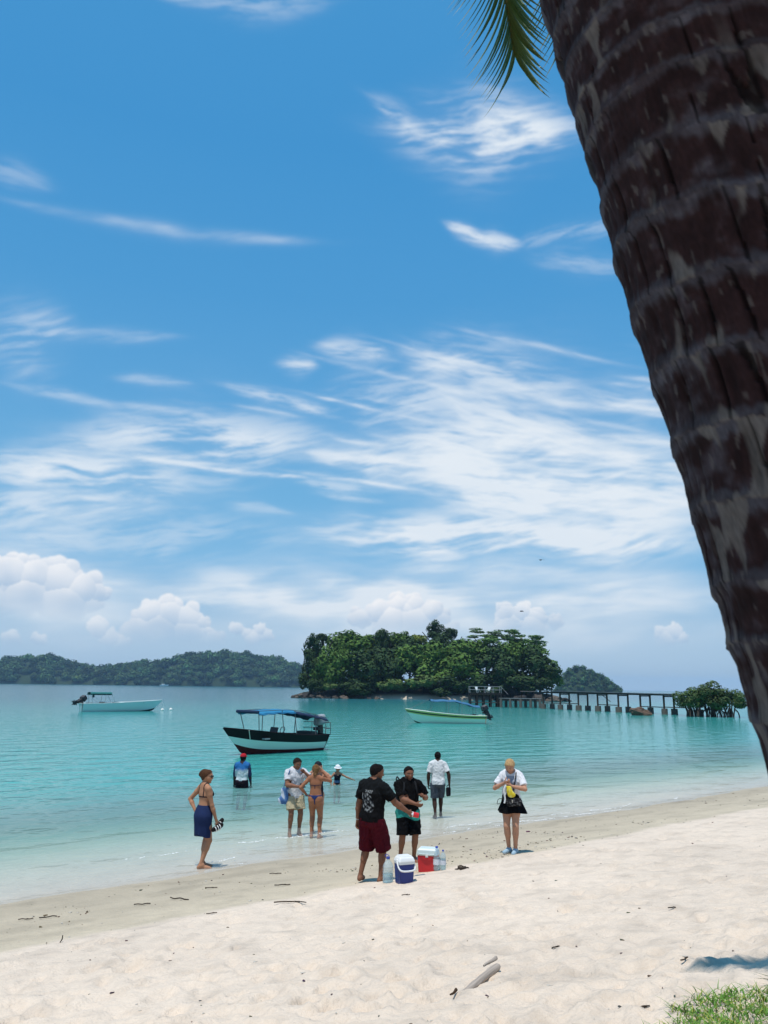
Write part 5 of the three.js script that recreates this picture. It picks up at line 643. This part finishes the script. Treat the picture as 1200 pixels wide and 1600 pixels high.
// 7: man in maroon shorts holding out a can
{
  const J = person({ H: 1.76, build: 1.03, pos: on(-.12, -12.71), yaw: 2.55, skin: latin, hair: [.014, .011, .011], label: 'man in black printed t-shirt and long maroon shorts holding out a red can', lean: [.04, -.03], head: { yaw: -.65, pitch: .18 }, arms: { R: { to: [-.44, 1.02, .34], hint: [-.3, -1, -.3], thumb: [0, 1, .3], curl: 1.05 }, L: { to: [.30, .86, .03], hint: [.7, 0, -1], thumb: [-.2, 0, 1], curl: .7 } }, legs: { L: { at: [.10, -.02], yaw: .3 }, R: { at: [-.03, .06], yaw: -.1 } }, clothes(J) {
    const H = J.H; J.shirt({ hem: -.035, flare: .035, sleeve: .72, t: .016, color: (p, n) => { const y = dot(sub(p, J.pel), J.up) / H, l = -dot(sub(p, J.pel), J.left) / H, back = dot(sub(p, J.pel), J.tf) < 0; let c = [.0055, .0055, .006]; if (y > .2) c = [.009, .010, .011]; if (back) { if (y > .205 && y < .226 && abs(l + .005) < .04 && n3(l * 140, y * 90, 3) > -.12) c = [.22, .23, .23]; const q = hypot(l + .012 + (y - .12) * .35, (y - .13) * .75); if (q < .066 && y < .198) { const m = n3(l * 42, y * 42, 5) + .5 * n3(l * 100, y * 100, 7); c = m > .2 ? [.20, .21, .21] : m > -.08 ? [.045, .05, .055] : [.006, .006, .007]; } } return c; } });
    J.shorts({ len: 1.08, flare: .035, t: .02, top: -.005, color: [.062, .006, .011] }); J.hairCap({ t: .010, color: [.010, .008, .008], cut: .0 });
    const w = J.wrL, e = J.elL, a = mix3(w, e, .06), b2 = mix3(w, e, .12); mesh('wristband', bar(a, b2, .033, 14), M(.45, .4, .35, .6), J.g);
  } });
  const c = heldThing('drink_can', 'red and white drink can held out between the two men in black', 'can', J, add(J.handR, [-.035, .0, .03])); c.rotation.z = 1.35; c.rotation.y = .25;
  const L = (pts) => new THREE.LatheGeometry(pts.map(([x, y]) => new THREE.Vector2(x, y)), 24), red = M(.58, .025, .03, .35), wh = M(.75, .73, .72, .4), al = M(.55, .56, .57, .3, { metalness: .8 });
  mesh('can_body', L([[.036, -.075], [.039, -.07], [.039, .02]]), red, c); mesh('label_band', L([[.0392, .02], [.0392, .065]]), wh, c); mesh('can_end', L([[.039, .065], [.034, .075], [.03, .078], [0, .074]]), al, c); mesh('can_base', L([[0, -.074], [.03, -.078], [.036, -.075]]), al, c);
}
// 8: man in black tee facing us, backpack on
{
  const J = person({ H: 1.66, build: 1.1, pos: on(.50, -14.75), yaw: .25, skin: [.22, .10, .06], hair: [.014, .011, .011], beard: 1, label: 'smiling man in black t-shirt and teal-topped black shorts facing the beach', lean: [.04, 0], head: { yaw: .02, pitch: .14 }, arms: { R: { to: [.06, 1.02, .29], hint: [-1, -.6, -.2], thumb: [0, 1, .3], curl: .7 }, L: { to: [.24, 1.12, .22], hint: [.8, -1, -.6], thumb: [-.5, .8, .2], curl: .8, dir: [-.2, .7, .2] } }, legs: { L: { at: [.02, .02] }, R: { at: [-.04, -.02] } }, clothes(J) {
    const H = J.H; J.shirt({ hem: -.02, flare: .03, sleeve: .8, t: .018, color: [.0055, .0055, .006] });
    J.shorts({ len: .98, flare: .014, t: .016, top: .005, color: (p) => { const d = (J.pel[1] - p[1]) / H; return d < .085 + .02 * sin(p[0] * 14) ? [.03, .23, .19] : [.005, .005, .006]; } }); J.hairCap({ t: .013, color: [.010, .008, .008], cut: -.004, tilt: .72 });
  } });
  const t = heldThing('backpack', 'black backpack worn by the smiling man, rising behind his shoulder', 'backpack', J, J.U(.16, .0, -.125)); t.rotation.y = J.g.rotation.y; const f = new Field().bone([-.09, -.17, 0], [-.09, .13, 0], .09, .08, .06, .8).bone([.09, -.17, 0], [.09, .13, 0], .09, .08, .06, .8).bone([-.06, -.12, -.09], [.06, -.12, -.09], .06, .06, .05); mesh('pack', skinOf((x, y, z) => f.at(x, y, z) + .005 * n3(x * 12, y * 12, z * 12), f.box(), .009, () => [.014, .015, .018]), clothMat, t);
  const H = J.H, lo = (h, l, q) => { const p = sub(J.U(h, l, q), J.U(.16, 0, -.125)); return p; }; for (const s of [-1, 1]) mesh('strap', tube([lo(.25, s * .055, -.1), lo(.305, s * .06, -.03), lo(.285, s * .062, .05), lo(.2, s * .075, .085), lo(.1, s * .105, .02), lo(.06, s * .09, -.09)], .017, 6, 36), M(.016, .017, .02, .9), t); mesh('loose_strap', tube([lo(.03, -.11, -.05), lo(-.04, -.115, -.02), lo(-.08, -.113, -.02)], .009, 5), M(.016, .017, .02, .9), t); mesh('top_handle', tube([lo(.285, -.06, -.13), lo(.325, -.1, -.1), lo(.3, -.12, -.06)], .012, 6), M(.016, .017, .02, .9), t);
}
// 9: man walking away along the water
{
  const J = person({ H: 1.72, pos: [1.55, -.15, -21.88], yaw: PI + .05, skin: deep, hair: [.01, .009, .009], label: 'man in white t-shirt and dark grey shorts walking away through the shallows', lean: [.03, 0], head: { yaw: -.2, pitch: .1 }, arms: { L: { to: [.25, .84, .06], hint: [.7, 0, -1], thumb: [-.2, 0, 1] }, R: { to: [-.31, .86, -.03], hint: [-.6, 0, -1], thumb: [.2, 0, 1], curl: .9 } }, legs: { L: { at: [-.01, -.14], toe: .1 }, R: { at: [0, .16], yaw: -.2 } }, clothes(J) { J.shirt({ hem: -.045, flare: .02, sleeve: .75, t: .012, color: [.60, .61, .61] }); J.shorts({ len: .92, top: -.02, flare: .018, color: (p) => { const q = n3(p[0] * 14, p[1] * 6, p[2] * 14); return [.055, .065, .08].map((c) => c * (1 + .5 * q)); } }); J.hairCap({ t: .006, color: [.01, .009, .009] }); } });
  const t = heldThing('shoe', 'dark shoes held together in the walking man\'s hand', 'shoes', J, add(J.handR, [0, -.09, .0])); const f = new Field().bone([-.02, .06, 0], [-.02, -.10, .02], .04, .042, .02, .8).bone([.03, .05, .02], [.025, -.10, -.01], .04, .042, .02, .8); mesh('upper', skinOf((x, y, z) => f.at(x, y, z), f.box(), .007, () => [.012, .012, .015]), clothMat, t);
}
// 10: woman in white tee and black skirt, opening a yellow bag
{
  const J = person({ H: 1.72, female: 1, pos: on(2.44, -15.13), yaw: -.28, shod: 1, skin: pink, hair: [.24, .14, .07], label: 'blonde woman in white t-shirt and flared black skirt looking down into a small yellow bag', lean: [.07, .03], head: { yaw: -.2, pitch: .62 }, arms: { R: { to: [-.09, 1.25, .25], hint: [-1, -1, -.1], thumb: [.2, .6, .6], curl: .8, dir: [.7, 0, .2] }, L: { to: [.04, 1.20, .27], hint: [1, -.25, -.3], thumb: [0, .9, .3], curl: .8 } }, legs: { L: { at: [-.035, .04], yaw: -.15 }, R: { at: [.03, -.02], yaw: -.45 } }, clothes(J) {
    const { U, H } = J; J.shirt({ hem: .02, flare: .012, sleeve: .75, t: .016, color: (p) => { const l = dot(sub(p, J.pel), J.left) / H, f = dot(sub(p, J.pel), J.tf), y = dot(sub(p, J.pel), J.up) / H; return f > 0 && abs(l) < .045 && y < .262 ? [.30, .32, .38] : [.66, .66, .68]; } });
    const f = new Field().bone(U(.10), U(.03), .078 * H, .092 * H, .03, .78).bone(U(.03), add(J.pel, [.01, -.215, 0]), .092 * H, .160 * H, .06, .78); J.wear('skirt', (x, y, z) => { const a = atan2(x - J.pel[0], z); return max(f.at(x, y, z) + .014 * sin(a * 8) * smooth(J.pel[1] + .05, J.pel[1] - .2, y) + .004 * n3(x * 12, y * 6, z * 12), J.pel[1] - .212 + .012 * sin(a * 3) - y, dot(sub([x, y, z], U(.105)), J.up)); }, f.box(.03), [.005, .005, .006]);
    J.hairCap({ color: [.42, .27, .13], t: .009, cut: .012, low: -.075 });
    for (const sd of ['L', 'R']) { const { an, ya } = J['foot' + sd], fw = turnY([0, 0, 1], ya), q = new Field().bone(add(add(an, fw, -.03), [0, -.035, 0]), add(an, [0, -.0, 0]), .042, .043, .03).bone(add(an, [0, -.025, 0]), add(add(an, fw, .16), [0, -.045, 0]), .046, .036, .03); J.wear('shoe', (x, y, z) => max(q.at(x, y, z), -y - .004), q.box(), (p) => (p[1] < .018 ? [.6, .62, .64] : [.32, .44, .52]), .006); }
  } });
  const bag = heldThing('pouch', 'small yellow bag hanging from the blonde woman\'s hands', 'bag', J, [-.0, 1.13, .355]); const f = new Field().bone([-.05, .07, 0], [.03, .05, 0], .02, .02, .05, .6).bone([.03, -.07, 0], [.07, -.06, 0], .05, .05, .07, .5).ball([.01, 0, 0], .05, .05, .6); mesh('bag_body', skinOf((x, y, z) => f.at(x, y, z) + .012 * n3(x * 18, y * 14, z * 14), f.box(.02), .0055, (p) => mix3([.62, .48, .04], [.68, .62, .2], smooth(-.1, .2, n3(p[0] * 16, p[1] * 10, 4)))), clothMat, bag); mesh('clear_wrap', [tube([[-.05, .1, .0], [-.085, 0, .01], [-.07, -.16, .0], [-.085, -.22, 0]], .017, 6)], M(.7, .72, .72, .4), bag);
  const hb = heldThing('shoulder_bag', 'black patterned shoulder bag lying against the front of the black skirt', 'bag', J, J.U(.0, .035, .13)); const h = new Field().bone([-.06, 0, 0], [.09, .02, -.01], .07, .075, .05, .5); mesh('bag_body', skinOf((x, y, z) => h.at(x, y, z) + .006 * n3(x * 12, y * 12, z * 12), h.box(.02), .006, (p) => { const q = n3(p[0] * 30, p[1] * 40, 6); return q > .18 ? [.11, .11, .115] : [.016, .016, .018]; }), clothMat, hb);
  const lo = (a, b2, c) => sub(J.U(a, b2, c), J.U(.0, .035, .13)); mesh('strap', tube([lo(.02, -.03, .135), lo(.12, .03, .10), lo(.25, .055, .085), lo(.295, .055, .03), lo(.26, .05, -.07)], .011, 5, 30), M(.02, .02, .022, .9), hb); mesh('cord_loop', tube([lo(.03, -.08, .12), lo(.02, -.125, .11), lo(-.03, -.135, .12), lo(-.02, -.11, .125)], .006, 5), M(.05, .05, .05, .8), hb); mesh('zip_pull', box(.015, .05, .01, -.01, .03, .045), M(.5, .48, .42, .4), hb);
}

// ---------------------------------------------------------------- coolers and bottles on the sand
{
  const tapered = (w, h, d, k, r) => { const g = new RoundedBoxGeometry(w, h, d, 4, r), p = g.attributes.position; for (let i = 0; i < p.count; i++) { const f = 1 + k * (p.getY(i) / h); p.setX(i, p.getX(i) * f); p.setZ(i, p.getZ(i) * f); } g.computeVertexNormals(); return g; };
  const wh = M(.74, .75, .74, .4), blue = M(.012, .028, .165, .42), red = M(.52, .018, .025, .4), pale = M(.56, .66, .65, .45);
  const c = thing('cooler', 'dark blue cool box with domed white lid and white handle swung forward', 'cooler', on(.37, -12.3, -.01), .42);
  mesh('body', tapered(.31, .30, .25, .12, .014).translate(0, .15, 0), blue, c); mesh('rim', tapered(.335, .035, .275, .05, .012).translate(0, .305, 0), wh, c); const lid = mesh('lid', [tapered(.335, .085, .275, -.25, .03).translate(0, .358, 0), tapered(.25, .02, .2, -.1, .008).translate(0, .404, 0)], wh, c); 
  mesh('handle', [tube([[-.178, .345, .02], [-.18, .25, .12], [-.15, .215, .165], [0, .2, .178], [.15, .215, .165], [.18, .25, .12], [.178, .345, .02]], .014, 8, 40), new THREE.CylinderGeometry(.025, .025, .02, 12).rotateZ(PI / 2).translate(.178, .345, .02), new THREE.CylinderGeometry(.025, .025, .02, 12).rotateZ(PI / 2).translate(-.178, .345, .02)], wh, c);
  c.scale.set(.74, .94, .74);
  const r = thing('cooler', 'red cool box with pale lid standing behind the blue one', 'cooler', on(.80, -13.55, -.01), -.25);
  mesh('body', tapered(.33, .29, .26, .10, .02).translate(0, .145, 0), red, r); mesh('lid', [tapered(.355, .10, .285, -.08, .02).translate(0, .335, 0), tapered(.29, .02, .22, -.1, .008).translate(0, .388, 0)], pale, r); mesh('lid_top', tapered(.33, .02, .26, -.1, .008).translate(0, .382, 0), wh, r); mesh('handle', [tube([[-.18, .30, 0], [-.19, .31, .09], [-.1, .315, .155], [.1, .315, .155], [.19, .31, .09], [.18, .30, 0]], .008, 6, 30)], pale, r); mesh('latch', box(.05, .06, .015, 0, .29, .142, .004), wh, r); r.scale.set(.92, .93, .92);
  const pet = new THREE.MeshPhysicalMaterial({ color: new THREE.Color().setRGB(.82, .90, .93), roughness: .12, transmission: .8, thickness: 0, ior: 1.4, side: THREE.DoubleSide }), water = new THREE.MeshPhysicalMaterial({ color: new THREE.Color().setRGB(.72, .86, .88), roughness: .1, transmission: .75, thickness: 0, ior: 1.33, side: THREE.DoubleSide }), cap = M(.03, .06, .32, .4), label = M(.62, .66, .72, .5);
  const L = (pts, s = 1) => new THREE.LatheGeometry(pts.map(([x, y]) => new THREE.Vector2(x * s, y * s)), 28);
  const jug = thing('water_jug', 'large clear plastic water jug with blue cap beside the blue cooler', 'bottle', on(.13, -12.42), .3); jug.scale.set(.95, .9, .95); const ridged = []; for (let y = .01; y < .24; y += .012) ridged.push([.083 + .004 * sin(y * 160), y]); mesh('jug_body', L([[0, .004], [.06, .002], [.08, .012], ...ridged, [.084, .25], [.07, .29], [.045, .33], [.026, .352], [.026, .375]]), pet, jug); mesh('water', L([[0, .008], [.07, .01], [.078, .02], [.078, .14], [0, .14]]), water, jug); mesh('cap', L([[.030, .368], [.030, .398], [.026, .402], [0, .402]]), cap, jug); mesh('handle', tube([[-.02, .385, 0], [-.05, .425, 0], [-.02, .44, 0], [.02, .41, 0]], .006, 6, 20), cap, jug);
  const bottle = (x, z, h, lb, capM, yaw) => { const t = thing('water_bottle', lb, 'bottle', on(x, z), yaw, 'clear water bottles by the red cooler'), s = h / .34, body = []; for (let y = .02; y < .23; y += .01) body.push([.052 + .0025 * sin(y * 180), y]); mesh('bottle_body', L([[0, .005], [.04, .002], [.052, .012], ...body, [.05, .24], [.035, .28], [.016, .305], [.016, .325]], s), pet, t); mesh('water', L([[0, .006], [.045, .008], [.048, .02], [.048, .19], [0, .19]], s), water, t); mesh('cap', L([[.02, .318], [.02, .342], [0, .343]], s), capM, t); mesh('label', L([[.0555, .09], [.0555, .17]], s), label, t); };
  bottle(.93, -13.42, .37, 'taller clear bottle with dark blue cap in front of the red cooler', cap, 0); bottle(1.03, -13.38, .30, 'shorter clear bottle just beside the taller one and the red cooler', cap, .4);
}
renderer.render(scene, camera);
